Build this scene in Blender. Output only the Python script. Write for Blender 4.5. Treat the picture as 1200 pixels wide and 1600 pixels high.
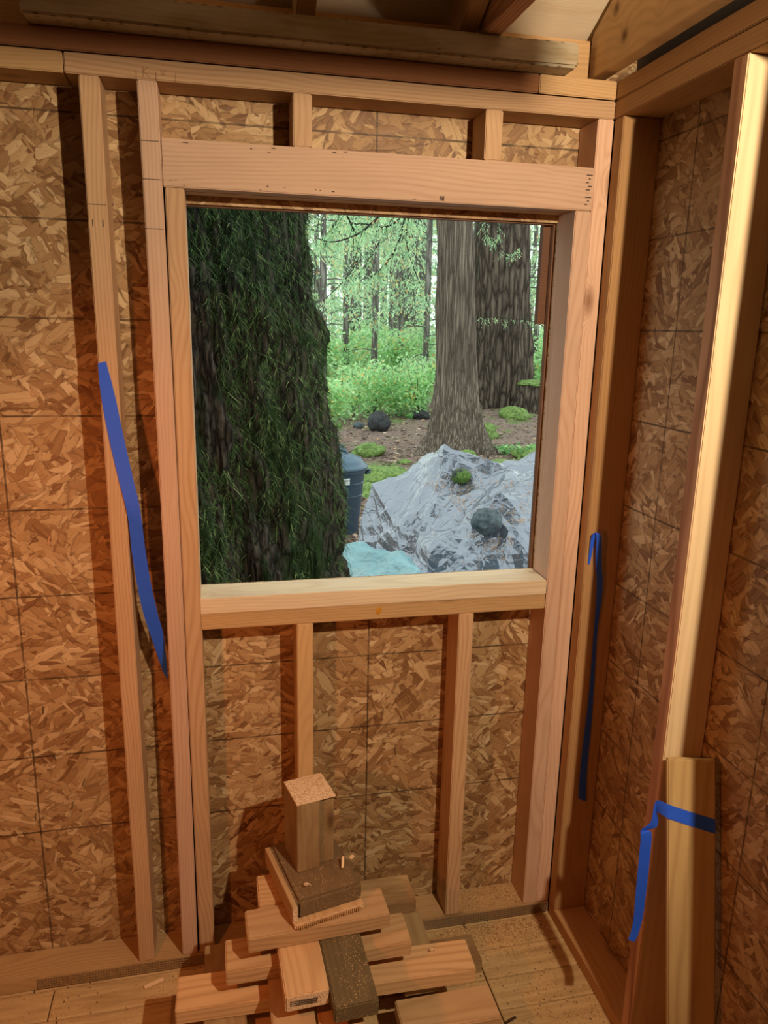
import bpy, bmesh, math, random
import numpy as np
from mathutils import Vector, Matrix, noise

for o in list(bpy.data.objects):
    bpy.data.objects.remove(o, do_unlink=True)
SC = bpy.context.scene
COL = SC.collection
RND = random.Random(11)
PI = math.pi

# ------------------------------------------------------------------ camera
F_PX = 1181.0
PITCH, YAW, ROLL = -.2413, .2201, .0207
CAM = Vector((.1283, -1.6471, 1.5882))
_f = Vector((math.sin(YAW)*math.cos(PITCH), math.cos(YAW)*math.cos(PITCH), math.sin(PITCH)))
_r = Vector((math.cos(YAW), -math.sin(YAW), 0)); _u = _r.cross(_f)
_r2 = _r*math.cos(ROLL) + _u*math.sin(ROLL)
_u2 = -_r*math.sin(ROLL) + _u*math.cos(ROLL)
cd = bpy.data.cameras.new('camera'); cam = bpy.data.objects.new('camera', cd); COL.objects.link(cam)
cd.sensor_fit = 'VERTICAL'; cd.sensor_height = 36; cd.sensor_width = 27
cd.lens = F_PX/1600*36; cd.clip_start = .02; cd.clip_end = 300
m = Matrix.Identity(4)
for i in range(3):
    m[i][0] = _r2[i]; m[i][1] = _u2[i]; m[i][2] = -_f[i]; m[i][3] = CAM[i]
cam.matrix_world = m
SC.camera = cam

# ------------------------------------------------------------------ light
SC.view_settings.view_transform = 'Standard'; SC.view_settings.look = 'None'
SC.view_settings.gamma = 1; SC.view_settings.use_curve_mapping = False
SC.view_settings.exposure = 0.0
w = bpy.data.worlds.new('overcast_sky'); SC.world = w; w.use_nodes = True
wn = w.node_tree.nodes; wl = w.node_tree.links
bg = wn['Background']; bg.inputs[0].default_value = (.86, 1.0, .93, 1); bg.inputs[1].default_value = 2.0

def lamp(name, loc, aim, col, power, rad, cone, blend):
    # clamp lamp with a reflector: a spot
    l = bpy.data.lights.new(name, 'SPOT'); l.color = col; l.energy = power; l.shadow_soft_size = rad
    l.spot_size = math.radians(cone); l.spot_blend = blend
    o = bpy.data.objects.new(name, l); COL.objects.link(o); o.location = loc
    o.rotation_euler = (Vector(aim)-Vector(loc)).to_track_quat('-Z', 'Y').to_euler(); return o
lamp('work_lamp', (.915, -1.62, 2.06), (.22, 0, 1.50), (1, .775, .52), 110, .018, 112, .55)
lamp('trouble_lamp', (-.37, -.885, 1.12), (.16, 0, .72), (1, .28, .075), 15, .03, 118, .55)

# ------------------------------------------------------------------ node helpers
class NT:
    def __init__(s, name):
        s.m = bpy.data.materials.new(name); s.m.use_nodes = True
        s.t = s.m.node_tree; s.n = s.t.nodes; s.l = s.t.links
        s.b = s.n['Principled BSDF']
    def new(s, typ, ins=None, **kw):
        nd = s.n.new(typ)
        for k, v in kw.items(): setattr(nd, k, v)
        for k, v in (ins or {}).items(): s.set(nd, k, v)
        return nd
    def set(s, nd, k, v):
        sock = nd.inputs[k]
        if isinstance(v, bpy.types.NodeSocket): s.l.new(v, sock)
        else: sock.default_value = v
    def math(s, op, a, b=0.0, c=None, clamp=False):
        nd = s.n.new('ShaderNodeMath'); nd.operation = op; nd.use_clamp = clamp
        s.set(nd, 0, a); s.set(nd, 1, b)
        if c is not None: s.set(nd, 2, c)
        return nd.outputs[0]
    def vmath(s, op, a, b=(0, 0, 0)):
        nd = s.n.new('ShaderNodeVectorMath'); nd.operation = op
        s.set(nd, 0, a)
        if op == 'SCALE': s.set(nd, 3, b)
        else: s.set(nd, 1, b)
        return nd.outputs['Value'] if op in ('LENGTH', 'DOT_PRODUCT') else nd.outputs[0]
    def noise(s, vec, scale, detail=3, rough=.5, dist=0, col=False):
        nd = s.new('ShaderNodeTexNoise', {'Vector': vec, 'Scale': scale, 'Detail': detail, 'Roughness': rough, 'Distortion': dist})
        return nd.outputs['Color' if col else 'Fac']
    def ramp(s, fac, stops, interp='LINEAR'):
        nd = s.n.new('ShaderNodeValToRGB'); nd.color_ramp.interpolation = interp
        e = nd.color_ramp.elements
        while len(e) < len(stops): e.new(.5)
        for i, (p, c) in enumerate(stops):
            e[i].position = p
            e[i].color = (c, c, c, 1) if not hasattr(c, '__len__') else (*c, 1)
        s.l.new(fac, nd.inputs[0]); return nd.outputs[0]
    def mix(s, fac, a, b, mode='MIX'):
        nd = s.n.new('ShaderNodeMix'); nd.data_type = 'RGBA'; nd.blend_type = mode
        s.set(nd, 0, fac)
        s.set(nd, 6, a if isinstance(a, bpy.types.NodeSocket) else (*a, 1))
        s.set(nd, 7, b if isinstance(b, bpy.types.NodeSocket) else (*b, 1))
        return nd.outputs[2]
    def obj(s): return s.new('ShaderNodeTexCoord').outputs['Object']
    def mapping(s, vec, sc=(1, 1, 1), loc=(0, 0, 0), rot=(0, 0, 0)):
        return s.new('ShaderNodeMapping', {'Vector': vec, 'Scale': sc, 'Location': loc, 'Rotation': rot}).outputs[0]
    def bump(s, h, strength, dist):
        s.l.new(s.new('ShaderNodeBump', {'Height': h, 'Strength': strength, 'Distance': dist}).outputs[0], s.b.inputs['Normal'])
    def done(s, col, rough=.6, spec=None):
        s.set(s.b, 'Base Color', col if isinstance(col, bpy.types.NodeSocket) else (*col, 1))
        s.set(s.b, 'Roughness', rough)
        if spec is not None: s.set(s.b, 'Specular IOR Level', spec)
        return s.m

# ------------------------------------------------------------------ materials
def wood(name, light, dark, ring=150, contrast=.75, dust=0, stain=None, incise=False, knots=1.0, rough=.62, warpamt=.10):
    T = NT(name)
    rnd = T.new('ShaderNodeObjectInfo').outputs['Random']
    o = T.obj()
    off = T.new('ShaderNodeCombineXYZ', {0: T.math('MULTIPLY', rnd, 17.3), 1: T.math('MULTIPLY', rnd, 3.1), 2: T.math('MULTIPLY', rnd, 5.7)}).outputs[0]
    ro = T.vmath('ADD', o, off)
    warp = T.noise(T.mapping(ro, (1.3, 4, 4)), 1.0, 2, .5, col=True)
    warp = T.vmath('SCALE', T.vmath('SUBTRACT', warp, (.5, .5, .5)), warpamt)
    # knots: sparse cells squeezed across the board
    kv = T.new('ShaderNodeTexVoronoi', {'Vector': T.mapping(ro, (1, 2.4, 2.4)), 'Scale': 3.4, 'Randomness': 1}, feature='F1')
    kd = kv.outputs['Distance']
    ksel = T.math('GREATER_THAN', T.new('ShaderNodeSeparateColor', {0: kv.outputs['Color']}).outputs[0], .55)
    kn = T.math('MULTIPLY', T.math('MULTIPLY', T.math('SUBTRACT', 1, T.math('DIVIDE', kd, .30), clamp=True), ksel), knots)
    kpush = T.math('MULTIPLY', T.math('POWER', kn, 2), .05)
    sp = T.new('ShaderNodeSeparateXYZ', {0: T.vmath('ADD', o, warp)})
    py = T.math('ADD', sp.outputs[1], T.math('SUBTRACT', T.math('MULTIPLY', rnd, .12), .06))
    pz = T.math('ADD', sp.outputs[2], T.math('ADD', T.math('MULTIPLY', rnd, .05), .03))
    r = T.math('SQRT', T.math('ADD', T.math('MULTIPLY', py, py), T.math('MULTIPLY', pz, pz)))
    r = T.math('ADD', r, kpush)
    ph = T.math('MULTIPLY', r, ring*2*PI)
    rg = T.math('MULTIPLY_ADD', T.math('SINE', ph), .5, .5)
    rg = T.math('POWER', rg, 2.0)
    fine = T.noise(T.mapping(ro, (7, 330, 330)), 1, 2, .6)
    blot = T.noise(T.mapping(ro, (3, 10, 10)), 1, 3, .6)
    rr = T.math('MULTIPLY', rg, T.noise(T.mapping(ro, (2, 18, 18)), 1, 2))
    f = T.math('ADD', T.math('MULTIPLY', rr, contrast), T.math('MULTIPLY', T.math('SUBTRACT', fine, .45), .6), clamp=True)
    c = T.mix(f, light, dark)
    c = T.mix(T.ramp(blot, [(.35, 0), (.75, .38)]), c, tuple(v*.62 for v in light))
    kcol = T.ramp(kn, [(.0, 0), (.5, .05), (.72, .55), (.9, 1)])
    c = T.mix(kcol, c, (dark[0]*.45, dark[1]*.38, dark[2]*.3))
    tint = T.math('MULTIPLY_ADD', T.new('ShaderNodeTexWhiteNoise', {'W': rnd}, noise_dimensions='1D').outputs[0], .30, .82)
    c = T.mix(1.0, c, T.new('ShaderNodeCombineColor', {0: tint, 1: tint, 2: tint}).outputs[0], 'MULTIPLY')
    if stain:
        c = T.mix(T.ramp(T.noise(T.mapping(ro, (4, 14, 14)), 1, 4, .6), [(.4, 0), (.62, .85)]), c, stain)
    if incise:
        v = T.new('ShaderNodeTexVoronoi', {'Vector': T.mapping(ro, (34, 115, 115)), 'Scale': 1, 'Randomness': .35}).outputs['Distance']
        c = T.mix(T.ramp(v, [(.12, .75), (.22, 0)]), c, (.05, .04, .02))
    if dust:
        v = T.new('ShaderNodeTexVoronoi', {'Vector': T.mapping(ro, (150, 240, 240)), 'Scale': 1, 'Randomness': 1}).outputs['Distance']
        d = T.math('MULTIPLY', T.ramp(v, [(.16, 1), (.30, 0)]), T.ramp(T.noise(ro, 26, 3), [(.42, 0), (.6, 1)]))
        c = T.mix(T.math('MULTIPLY', d, dust), c, (.60, .40, .20))
    T.bump(T.math('ADD', fine, T.math('MULTIPLY', rg, .4)), .25, .0012)
    return T.done(c, rough, .3)

FIR = wood('framing_fir', (.66, .43, .25), (.40, .20, .09))
FIR_PINK = wood('pinkish_fir', (.74, .50, .36), (.50, .26, .15), contrast=.6)
FIR_TAN = wood('tan_fir', (.60, .39, .19), (.36, .20, .085), contrast=.55)
FIR_STRIPE = wood('close_grained_fir', (.62, .36, .22), (.26, .10, .05), ring=130, contrast=1.2, warpamt=.022, knots=.5)
ROUGH = wood('rough_sawn_plate', (.55, .32, .14), (.34, .17, .07), contrast=.5, rough=.8)
OLD = wood('weathered_board', (.48, .34, .17), (.26, .15, .07), contrast=.7, stain=(.24, .13, .06))
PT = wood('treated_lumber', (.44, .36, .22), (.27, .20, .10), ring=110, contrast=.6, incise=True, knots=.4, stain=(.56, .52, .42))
PT_DARK = wood('dark_treated_offcut', (.16, .115, .055), (.08, .055, .025), ring=110, contrast=.6, dust=.9, knots=.2, rough=.75)
PT_BLOCK = wood('dark_offcut', (.24, .15, .075), (.13, .075, .035), ring=110, contrast=.5, dust=.75, knots=.2, rough=.75)
SCRAP = wood('pine_offcut', (.66, .42, .22), (.42, .22, .09), ring=90, contrast=.9, knots=.4)
PLY = wood('roof_plywood', (.90, .80, .62), (.68, .52, .34), ring=40, contrast=.55, knots=.7)
def end_grain():
    T = NT('sawn_end_grain'); o = T.obj()
    n = T.noise(o, 220, 3, .7); n2 = T.noise(o, 420, 2)
    c = T.ramp(n, [(.3, (.42, .22, .10)), (.5, (.80, .58, .38)), (.75, (.92, .72, .52))])
    c = T.mix(T.ramp(n2, [(.60, 0), (.68, .8)]), c, (.28, .12, .05))
    T.bump(n, .4, .001); return T.done(c, .8, .2)
ENDG = end_grain()

def osb(name, plane, lines_u, lines_v, offset):
    # plane: 'xz' or 'yz'; lines: printed nailing lines of the panel
    T = NT(name); o = T.obj(); s = T.new('ShaderNodeSeparateXYZ', {0: o})
    u = s.outputs[0] if plane == 'xz' else s.outputs[1]; v = s.outputs[2] if plane != 'xy' else s.outputs[1]
    if plane == 'xy': u = s.outputs[0]
    p = T.new('ShaderNodeCombineXYZ', {0: u, 1: v, 2: offset}).outputs[0]
    layers = []
    for k, (csc, sx, sy) in enumerate(((6.5, 8, 40), (9, 12, 52), (20, 24, 95))):
        if k == 0:
            pw = T.vmath('ADD', p, T.vmath('SCALE', T.vmath('SUBTRACT', T.noise(p, 15, 1, col=True), (.5, .5, .5)), .035))
            wob = T.vmath('SCALE', T.noise(p, 60, 1, col=True), .35)
        vc = T.new('ShaderNodeTexVoronoi', {'Vector': T.vmath('ADD', pw, (k*3.1, k*1.7, k)), 'Scale': csc, 'Randomness': 1})
        cc = T.new('ShaderNodeSeparateColor', {0: vc.outputs['Color']})
        ang = T.math('MULTIPLY_ADD', T.math('SUBTRACT', cc.outputs[0], .5), 2.3, 0.0)
        rv = T.new('ShaderNodeVectorRotate', {'Vector': p, 'Angle': ang}, rotation_type='Z_AXIS').outputs[0]
        rv = T.vmath('ADD', rv, T.vmath('SCALE', vc.outputs['Color'], 9.0))
        rv = T.vmath('MULTIPLY', rv, (sx, sy, 1))
        rv = T.vmath('ADD', rv, wob)
        fl = T.new('ShaderNodeTexVoronoi', {'Vector': rv, 'Scale': 1, 'Randomness': 1}, feature='F1')
        ed = T.new('ShaderNodeTexVoronoi', {'Vector': rv, 'Scale': 1, 'Randomness': 1}, feature='DISTANCE_TO_EDGE').outputs['Distance'] if k < 2 else T.math('SUBTRACT', .75, fl.outputs['Distance'])
        fc = T.new('ShaderNodeSeparateColor', {0: fl.outputs['Color']})
        streak = T.noise(T.vmath('MULTIPLY', rv, (.7, 6, 1)), 1, 1, .6) if k < 2 else None
        tone = T.math('ADD', T.math('MULTIPLY', fc.outputs[0], .75), T.math('MULTIPLY', streak, .35) if k < 2 else .17)
        layers.append((tone, ed, fc.outputs[1]))
    tone, ed, h = layers[0]
    def blend(a, b, f):
        nd = T.n.new('ShaderNodeMix'); nd.data_type = 'FLOAT'; T.set(nd, 0, f); T.set(nd, 2, a); T.set(nd, 3, b); return nd.outputs[0]
    s1 = T.math('GREATER_THAN', layers[1][2], .48); s2 = T.math('GREATER_THAN', layers[2][2], .72)
    tone = blend(tone, layers[1][0], s1); ed = blend(ed, layers[1][1], s1)
    tone = blend(tone, layers[2][0], s2); ed = blend(ed, layers[2][1], s2)
    c = T.ramp(tone, [(.12, (.15, .062, .024)), (.3, (.33, .185, .08)), (.55, (.46, .29, .14)), (.78, (.56, .385, .20)), (1, (.74, .56, .34))])
    dk = T.ramp(ed, [(0.0, .55), (.035, .25), (.09, 0)])
    c = T.mix(dk, c, (.10, .045, .018))
    sp_ = T.ramp(T.noise(p, 95, 3, .7), [(.64, 0), (.72, .85)])
    c = T.mix(sp_, c, (.045, .018, .008))
    big = T.ramp(T.noise(p, 5, 2), [(.35, 0), (.7, .28)])
    c = T.mix(big, c, (.28, .145, .06))
    def line(c, co, L, wd=.0021):
        for q in L:
            d = T.math('ABSOLUTE', T.math('SUBTRACT', co, q))
            f = T.math('MULTIPLY', T.math('LESS_THAN', d, wd), T.ramp(T.noise(p, 30, 2), [(.3, .35), (.6, .85)]))
            c = T.mix(f, c, (.045, .025, .012))
        return c
    c = line(c, v, lines_v); c = line(c, u, lines_u)
    hb = T.math('ADD', T.math('MULTIPLY', tone, .6), T.math('MULTIPLY', ed, .5))
    T.bump(hb, .55, .004)
    return T.done(c, T.ramp(tone, [(0, .48), (1, .62)]), .4)
ZL = [.376, .579, .778, .980, 1.180, 1.386, 1.590, 1.785, 1.986]
OSB_BACK = osb('osb_back', 'xz', [.484, -.322], ZL, 0.0)
OSB_RIGHT = osb('osb_right', 'yz', [-.175, -.58], ZL, 4.0)
OSB_FAR = simple_dark = None

def simple(name, col, rough=.6, spec=.5, metal=0, bump=None):
    T = NT(name)
    if metal: T.b.inputs['Metallic'].default_value = metal
    if bump:
        T.bump(T.noise(T.obj(), bump[0], 4, .6), bump[1], bump[2])
    return T.done(col, rough, spec)
def blue_tape():
    T = NT('blue_masking_tape'); o = T.obj()
    n = T.noise(T.mapping(o, (30, 30, 500)), 1, 2)
    T.bump(n, .2, .0006)
    return T.done(T.mix(n, (.02, .10, .80), (.03, .15, .92)), .55, .35)
TAPE = blue_tape()
OSB_FAR = simple('low_bounce_wall', (.10, .07, .05), .9)  # near-black so unseen walls bounce less light and the gable gap stays dark
STEEL = simple('galvanised_steel', (.45, .42, .38), .35, .5, 1)
DARKMARK = simple('pencil_mark', (.05, .035, .03), .8)
PENCIL = simple('soft_pencil_line', (.28, .14, .07), .8)

def floor_mat():
    T = NT('floor_boards'); o = T.obj()
    rnd = T.new('ShaderNodeNewGeometry').outputs['Random Per Island']
    off = T.new('ShaderNodeCombineXYZ', {0: T.math('MULTIPLY', rnd, 13), 1: T.math('MULTIPLY', rnd, 7), 2: 0.0}).outputs[0]
    p = T.vmath('ADD', o, off)
    n = T.noise(T.mapping(p, (5, 60, 60)), 1, 3, .6, .4)
    c = T.ramp(n, [(.3, (.42, .27, .12)), (.7, (.64, .46, .24))])
    # sawdust drifted near the wall plus dark crumbs
    sd = T.noise(o, 8, 3); fine = T.noise(T.mapping(o, (210, 120, 200)), 1, 3, .7)
    c = T.mix(T.math('MULTIPLY', T.ramp(sd, [(.42, 0), (.6, 1)]), T.ramp(fine, [(.45, 0), (.6, .8)])), c, (.72, .47, .22))
    v = T.new('ShaderNodeTexVoronoi', {'Vector': T.mapping(o, (75, 55, 60), rot=(0, 0, .8)), 'Scale': 1}).outputs['Distance']
    c = T.mix(T.math('MULTIPLY', T.ramp(v, [(.10, .9), (.2, 0)]), T.ramp(T.noise(o, 17, 2), [(.45, 0), (.55, 1)])), c, (.05, .025, .012))
    T.bump(fine, .4, .002); return T.done(c, .75, .2)
FLOOR = floor_mat()

# ------------------------------------------------------------------ object helpers
def tag(o, label=None, cat=None, group=None, kind=None):
    if label: o['label'] = label
    if cat: o['category'] = cat
    if group: o['group'] = group
    if kind: o['kind'] = kind
    return o
def link(name, me, mat, parent=None, mw=None):
    ob = bpy.data.objects.new(name, me); COL.objects.link(ob)
    if mat is not None:
        for mm in (mat if isinstance(mat, (list, tuple)) else [mat]): me.materials.append(mm)
    if mw is not None: ob.matrix_world = mw
    if parent is not None:
        ob.parent = parent
        ob.matrix_parent_inverse = Matrix.Identity(4)
        if mw is not None: ob.matrix_basis = parent.matrix_basis.inverted() @ mw
    return ob
def empty(name, loc=(0, 0, 0)):
    o = bpy.data.objects.new(name, None); COL.objects.link(o); o.location = loc; o.empty_display_size = .1
    o.matrix_basis = Matrix.Translation(loc); return o
def mesh_from(verts, faces, smooth=False, name='m'):
    me = bpy.data.meshes.new(name); me.from_pydata([tuple(v) for v in verts], [], faces)
    me.update()
    if smooth: me.polygons.foreach_set('use_smooth', [True]*len(me.polygons))
    return me
def board_mesh(L, W, T, bev=.002, bow=(0, 0), seg=10, rough=0, seed=0, endmat=False):
    # local x is the length
    bm = bmesh.new(); rr = random.Random(seed)
    bmesh.ops.create_cube(bm, size=1)
    for v in bm.verts: v.co = Vector((v.co.x*L, v.co.y*W, v.co.z*T))
    if bev: bmesh.ops.bevel(bm, geom=list(bm.edges), offset=bev, segments=2, affect='EDGES', clamp_overlap=True)
    for k in range(1, seg):
        x = -L/2 + L*k/seg
        bmesh.ops.bisect_plane(bm, geom=bm.verts[:]+bm.edges[:]+bm.faces[:], plane_co=(x, 0, 0), plane_no=(1, 0, 0))
    for v in bm.verts:
        t = v.co.x/(L/2)
        v.co.y += bow[0]*(1-t*t); v.co.z += bow[1]*(1-t*t)
        if rough:
            n = noise.noise_vector(Vector((v.co.x*6+seed*3.3, v.co.y*9, v.co.z*9)))
            v.co.y += n.y*rough; v.co.z += n.z*rough
    if endmat:
        for f in bm.faces:
            if abs(f.normal.x) > .9: f.material_index = 1
    me = bpy.data.meshes.new('board'); bm.to_mesh(me); bm.free(); return me
AX = {'x': Matrix.Identity(3), 'y': Matrix.Rotation(PI/2, 3, 'Z'), 'z': Matrix.Rotation(-PI/2, 3, 'Y')}
def board(name, x0, x1, y0, y1, z0, z1, axis, mat, label=None, cat=None, parent=None, group=None, **kw):
    d = {'x': (x1-x0, y1-y0, z1-z0), 'y': (y1-y0, x1-x0, z1-z0), 'z': (z1-z0, y1-y0, x1-x0)}[axis]
    me = board_mesh(*d, seed=RND.randint(0, 999), endmat=True, **kw)
    mw = Matrix.Translation(((x0+x1)/2, (y0+y1)/2, (z0+z1)/2)) @ AX[axis].to_4x4()
    o = link(name, me, [mat, ENDG if mat in (FIR, FIR_PINK, FIR_TAN, SCRAP, FIR_STRIPE) else mat], parent, mw)
    return tag(o, label, cat, group)
def rboard(name, a, b, wdir, W, T, mat, label=None, cat=None, parent=None, **kw):
    # board from point a to point b (centreline), wdir = direction of its width
    a = Vector(a); b = Vector(b); x = (b-a).normalized(); z = x.cross(Vector(wdir)).normalized(); y = z.cross(x)
    me = board_mesh((b-a).length, W, T, seed=RND.randint(0, 999), endmat=True, **kw)
    mw = Matrix.Translation((a+b)/2) @ Matrix((x, y, z)).transposed().to_4x4()
    o = link(name, me, [mat, ENDG if mat in (FIR, FIR_PINK, FIR_TAN, SCRAP, FIR_STRIPE) else mat], parent, mw)
    return tag(o, label, cat)
def boxes(name, L, mat, parent=None):
    bm = bmesh.new()
    for (x0, x1, y0, y1, z0, z1) in L:
        r = bmesh.ops.create_cube(bm, size=1)
        for v in r['verts']:
            v.co = Vector(((x0+x1)/2+v.co.x*(x1-x0), (y0+y1)/2+v.co.y*(y1-y0), (z0+z1)/2+v.co.z*(z1-z0)))
    me = bpy.data.meshes.new(name); bm.to_mesh(me); bm.free()
    return link(name, me, mat, parent)
def tube(path, rads, seg=8, cap=True):
    V = []; Fc = []; n = len(path)
    P = [Vector(p) for p in path]
    up = Vector((.13, .27, .95))
    for i in range(n):
        t = (P[min(i+1, n-1)]-P[max(i-1, 0)]).normalized()
        a = t.cross(up)
        if a.length < .05: a = t.cross(Vector((1, 0, 0)))
        a.normalize(); b = t.cross(a)
        for k in range(seg):
            q = 2*PI*k/seg
            V.append(P[i]+(a*math.cos(q)+b*math.sin(q))*rads[i])
    for i in range(n-1):
        for k in range(seg):
            Fc.append((i*seg+k, i*seg+(k+1) % seg, (i+1)*seg+(k+1) % seg, (i+1)*seg+k))
    if cap: Fc.append(tuple(range(seg))[::-1]); Fc.append(tuple(range((n-1)*seg, n*seg)))
    return V, Fc
def join(parts):
    V = []; Fc = []
    for v, f in parts:
        o = len(V); V += v; Fc += [tuple(i+o for i in q) for q in f]
    return V, Fc

S = .038; D = .089
ZP = 2.032; ZH = 1.844; ZS = .910; W_ = .9915; XR = .9915; XO = 1.081
PL2 = ZP+2*S      # top of the doubled plate

# ------------------------------------------------------------------ the room
# sheathing of the window wall, with the rough opening
HX0, HX1, HZ0, HZ1 = .0745, .918, .985, 1.828
wb = boxes('wall_back', [(-1.5, HX0, D, .100, -.02, 2.2), (HX1, XO+.012, D, .100, -.02, 2.2),
                         (HX0, HX1, D, .100, -.02, HZ0), (HX0, HX1, D, .100, HZ1, 2.2)], OSB_BACK)
tag(wb, 'oriented strand board sheathing of the window wall', kind='structure')
SID = wood('cedar_siding', (.20, .095, .05), (.10, .045, .022), contrast=.6)
sd = boxes('trim_1', [(-1.5, HX0-.004, .1005, .118, -.3, 2.25), (HX1-.006, XO+.03, .1005, .118, -.3, 2.25),
                      (HX0-.004, HX1-.006, .1005, .118, -.3, HZ0-.006), (HX0-.004, HX1-.006, .1005, .118, HZ1-.003, 2.25)], SID)
tag(sd, 'dark siding on the outside of the window wall', kind='structure')
cas = boxes('trim_2', [(HX1-.024, HX1+.05, .1185, .137, 1.60, 1.90)], SID)
tag(cas, 'short dark strip of siding at the upper right of the opening', kind='structure')
wr = boxes('wall_right', [(XO, XO+.011, -2.7, .0885, -.02, PL2)], OSB_RIGHT); tag(wr, 'strand board sheathing of the right wall', kind='structure')
wlft = boxes('wall_left', [(-1.511, -1.5, -2.7, .1, -.02, 2.2)], OSB_FAR); tag(wlft, 'strand board sheathing of the left wall', kind='structure')
wf = boxes('wall_front', [(-1.511, XO+.011, -2.711, -2.7, -.02, 2.2)], OSB_FAR); tag(wf, 'wall behind the camera, darkened to bounce less light', kind='structure')
# gable roof sheathing: rises 6 in 12 from the window wall to the ridge
ZR0 = 2.226; YE = .071; RY = -1.3
def zr(y): return ZR0+.5*(YE-y) if y > RY else ZR0+.5*(YE-RY)-.5*(RY-y)
V = []; Fc = []
ys = [.35, YE, RY, -2.67, -2.95]
for x in (-1.62, 1.2):
    for y in ys: V.append((x, y, zr(y)))
    for y in ys: V.append((x, y, zr(y)+.013))
n = len(ys)
for i in range(n-1):
    Fc += [(i, i+1, 2*n+i+1, 2*n+i), (n+i, 3*n+i, 3*n+i+1, n+i+1)]
Fc += [(0, 2*n, 3*n, n), (n-1, 2*n-1, 4*n-1, 3*n-1), tuple(range(n))+tuple(range(2*n-1, n-1, -1)), tuple(range(2*n, 3*n))+tuple(range(4*n-1, 3*n-1, -1))]
cl = link('ceiling', mesh_from(V, Fc), PLY); tag(cl, 'pale plywood roof sheathing', kind='structure')
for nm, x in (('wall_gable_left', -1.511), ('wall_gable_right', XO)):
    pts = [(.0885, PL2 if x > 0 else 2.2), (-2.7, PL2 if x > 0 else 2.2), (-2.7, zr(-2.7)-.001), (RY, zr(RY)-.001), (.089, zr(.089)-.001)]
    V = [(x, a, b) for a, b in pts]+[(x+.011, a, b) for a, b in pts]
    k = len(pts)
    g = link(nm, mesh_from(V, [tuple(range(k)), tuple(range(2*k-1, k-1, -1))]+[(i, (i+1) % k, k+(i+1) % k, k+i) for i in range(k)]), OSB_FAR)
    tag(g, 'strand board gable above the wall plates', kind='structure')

# floor of narrow boards running along the window wall
bm_boxes = []
bounds = [.1, -.004, -.092, -.182, -.272]+[-.272-.0895*i for i in range(1, 27)]
rr = random.Random(5)
for i in range(len(bounds)-1):
    y1, y0 = bounds[i], bounds[i+1]
    cuts = [-1.5, -.30+rr.uniform(-.3, .1), .7455, XO-.001] if i < 8 else [-1.5, rr.uniform(-.8, .6), XO-.001]
    for a, b in zip(cuts[:-1], cuts[1:]):
        bm_boxes.append((a+.0012, b-.0012, y0+.0014, y1-.0014, -.03, 0))
fl = boxes('floor', bm_boxes, FLOOR)
bv = fl.modifiers.new('bevel', 'BEVEL'); bv.width = .003; bv.segments = 2
tag(fl, 'narrow floor boards sprinkled with sawdust', kind='structure')
sub = boxes('trim_3', [(-1.5, XO, -2.7, .1, -.12, -.031)], ROUGH); tag(sub, 'floor joists under the boards', kind='structure')

# ------------------------------------------------------------------ framing of the window wall
board('sole_plate', -1.499, XR-.0005, .0005, D-.0005, .0005, S-.0003, 'x', FIR_TAN, 'tan board lying flat along the floor under the window wall studs', 'sole plate', seg=20)
# top plates
tp = board('top_plate', -.1275, W_-.001, .0003, D-.0005, ZP+.0003, ZP+S-.002, 'x', FIR, 'long pale top plate with a pencilled K, carrying the window wall studs', 'top plate', seg=20)
board('top_plate', -1.499, -.1295, .0003, D-.0005, ZP+.0003, ZP+S-.002, 'x', FIR_TAN, 'short orange top plate butted in at the upper left corner', 'top plate')
board('upper_top_plate', -1.499, .812, .0018, D-.0005, ZP+S+.001, PL2-.0005, 'x', wood('shaded_red_brown_plate', (.42, .19, .085), (.26, .10, .045), contrast=.5, rough=.8), 'reddish second plate with shade put into its colour, under the loose treated timber', 'top plate', seg=16)  # red-brown wood, darkened so the colour carries the lamp shadow on the plate
board('upper_top_plate', .8135, W_-.001, .0010, D-.0005, ZP+S+.001, PL2-.0005, 'x', FIR_TAN, 'short yellow lit second plate piece at the corner', 'top plate', knots=None) if False else board('upper_top_plate', .8135, W_-.001, .0010, D-.0005, ZP+S+.001, PL2-.0005, 'x', FIR_TAN, 'short yellow second plate piece at the corner', 'top plate')
def stud(x0, z0, z1, mat, label, name='stud', cat='stud', y0=.0, y1=D-.0005, **kw):
    return board(name, x0+.0004, x0+S-.0004, y0, y1, z0+.0004, z1-.0004, 'z', mat, label, cat, **kw)
def marks(par, L, name='pencil_mark', mat=None):
    o = boxes(name, L, mat or DARKMARK)
    mw = o.matrix_basis.copy(); o.parent = par; o.matrix_parent_inverse = par.matrix_basis.inverted(); return o
ls = stud(-.104, S, ZP, FIR, 'wall stud left of the window, with blue tape hanging off its edge', seg=16)
stud(-.51, S, ZP, FIR, 'wall stud standing beyond the left edge of the photo')
ks = stud(0, S, ZP, FIR_PINK, 'full height king stud left of the window with pencil lines near its top', 'king_stud', seg=20, bow=(0, -.004))
js = stud(S+.0045, S, ZH, FIR, 'shorter jack stud along the left side of the window opening', 'jack_stud', seg=16)
jr = stud(W_-2*S-.0006, S, ZH, FIR_PINK, 'jack stud along the right side of the window opening', 'jack_stud', seg=16)
kr = stud(W_-S-.001, S, ZP, FIR_PINK, 'king stud right of the window, against the corner', 'king_stud', seg=20)
for z in (1.925, 1.856, 1.765): marks(ks, [(.002, .036, -.0006, .0002, z, z+.0012)])
marks(ls, [(-.102, -.068, -.0006, .0002, z, z+.0010) for z in (1.805,)])
for xx in (-.096, -.077): marks(ls, [(xx, xx+.0015, -.0006, .0004, 1.765, 1.778)], 'nail_hole')
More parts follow.
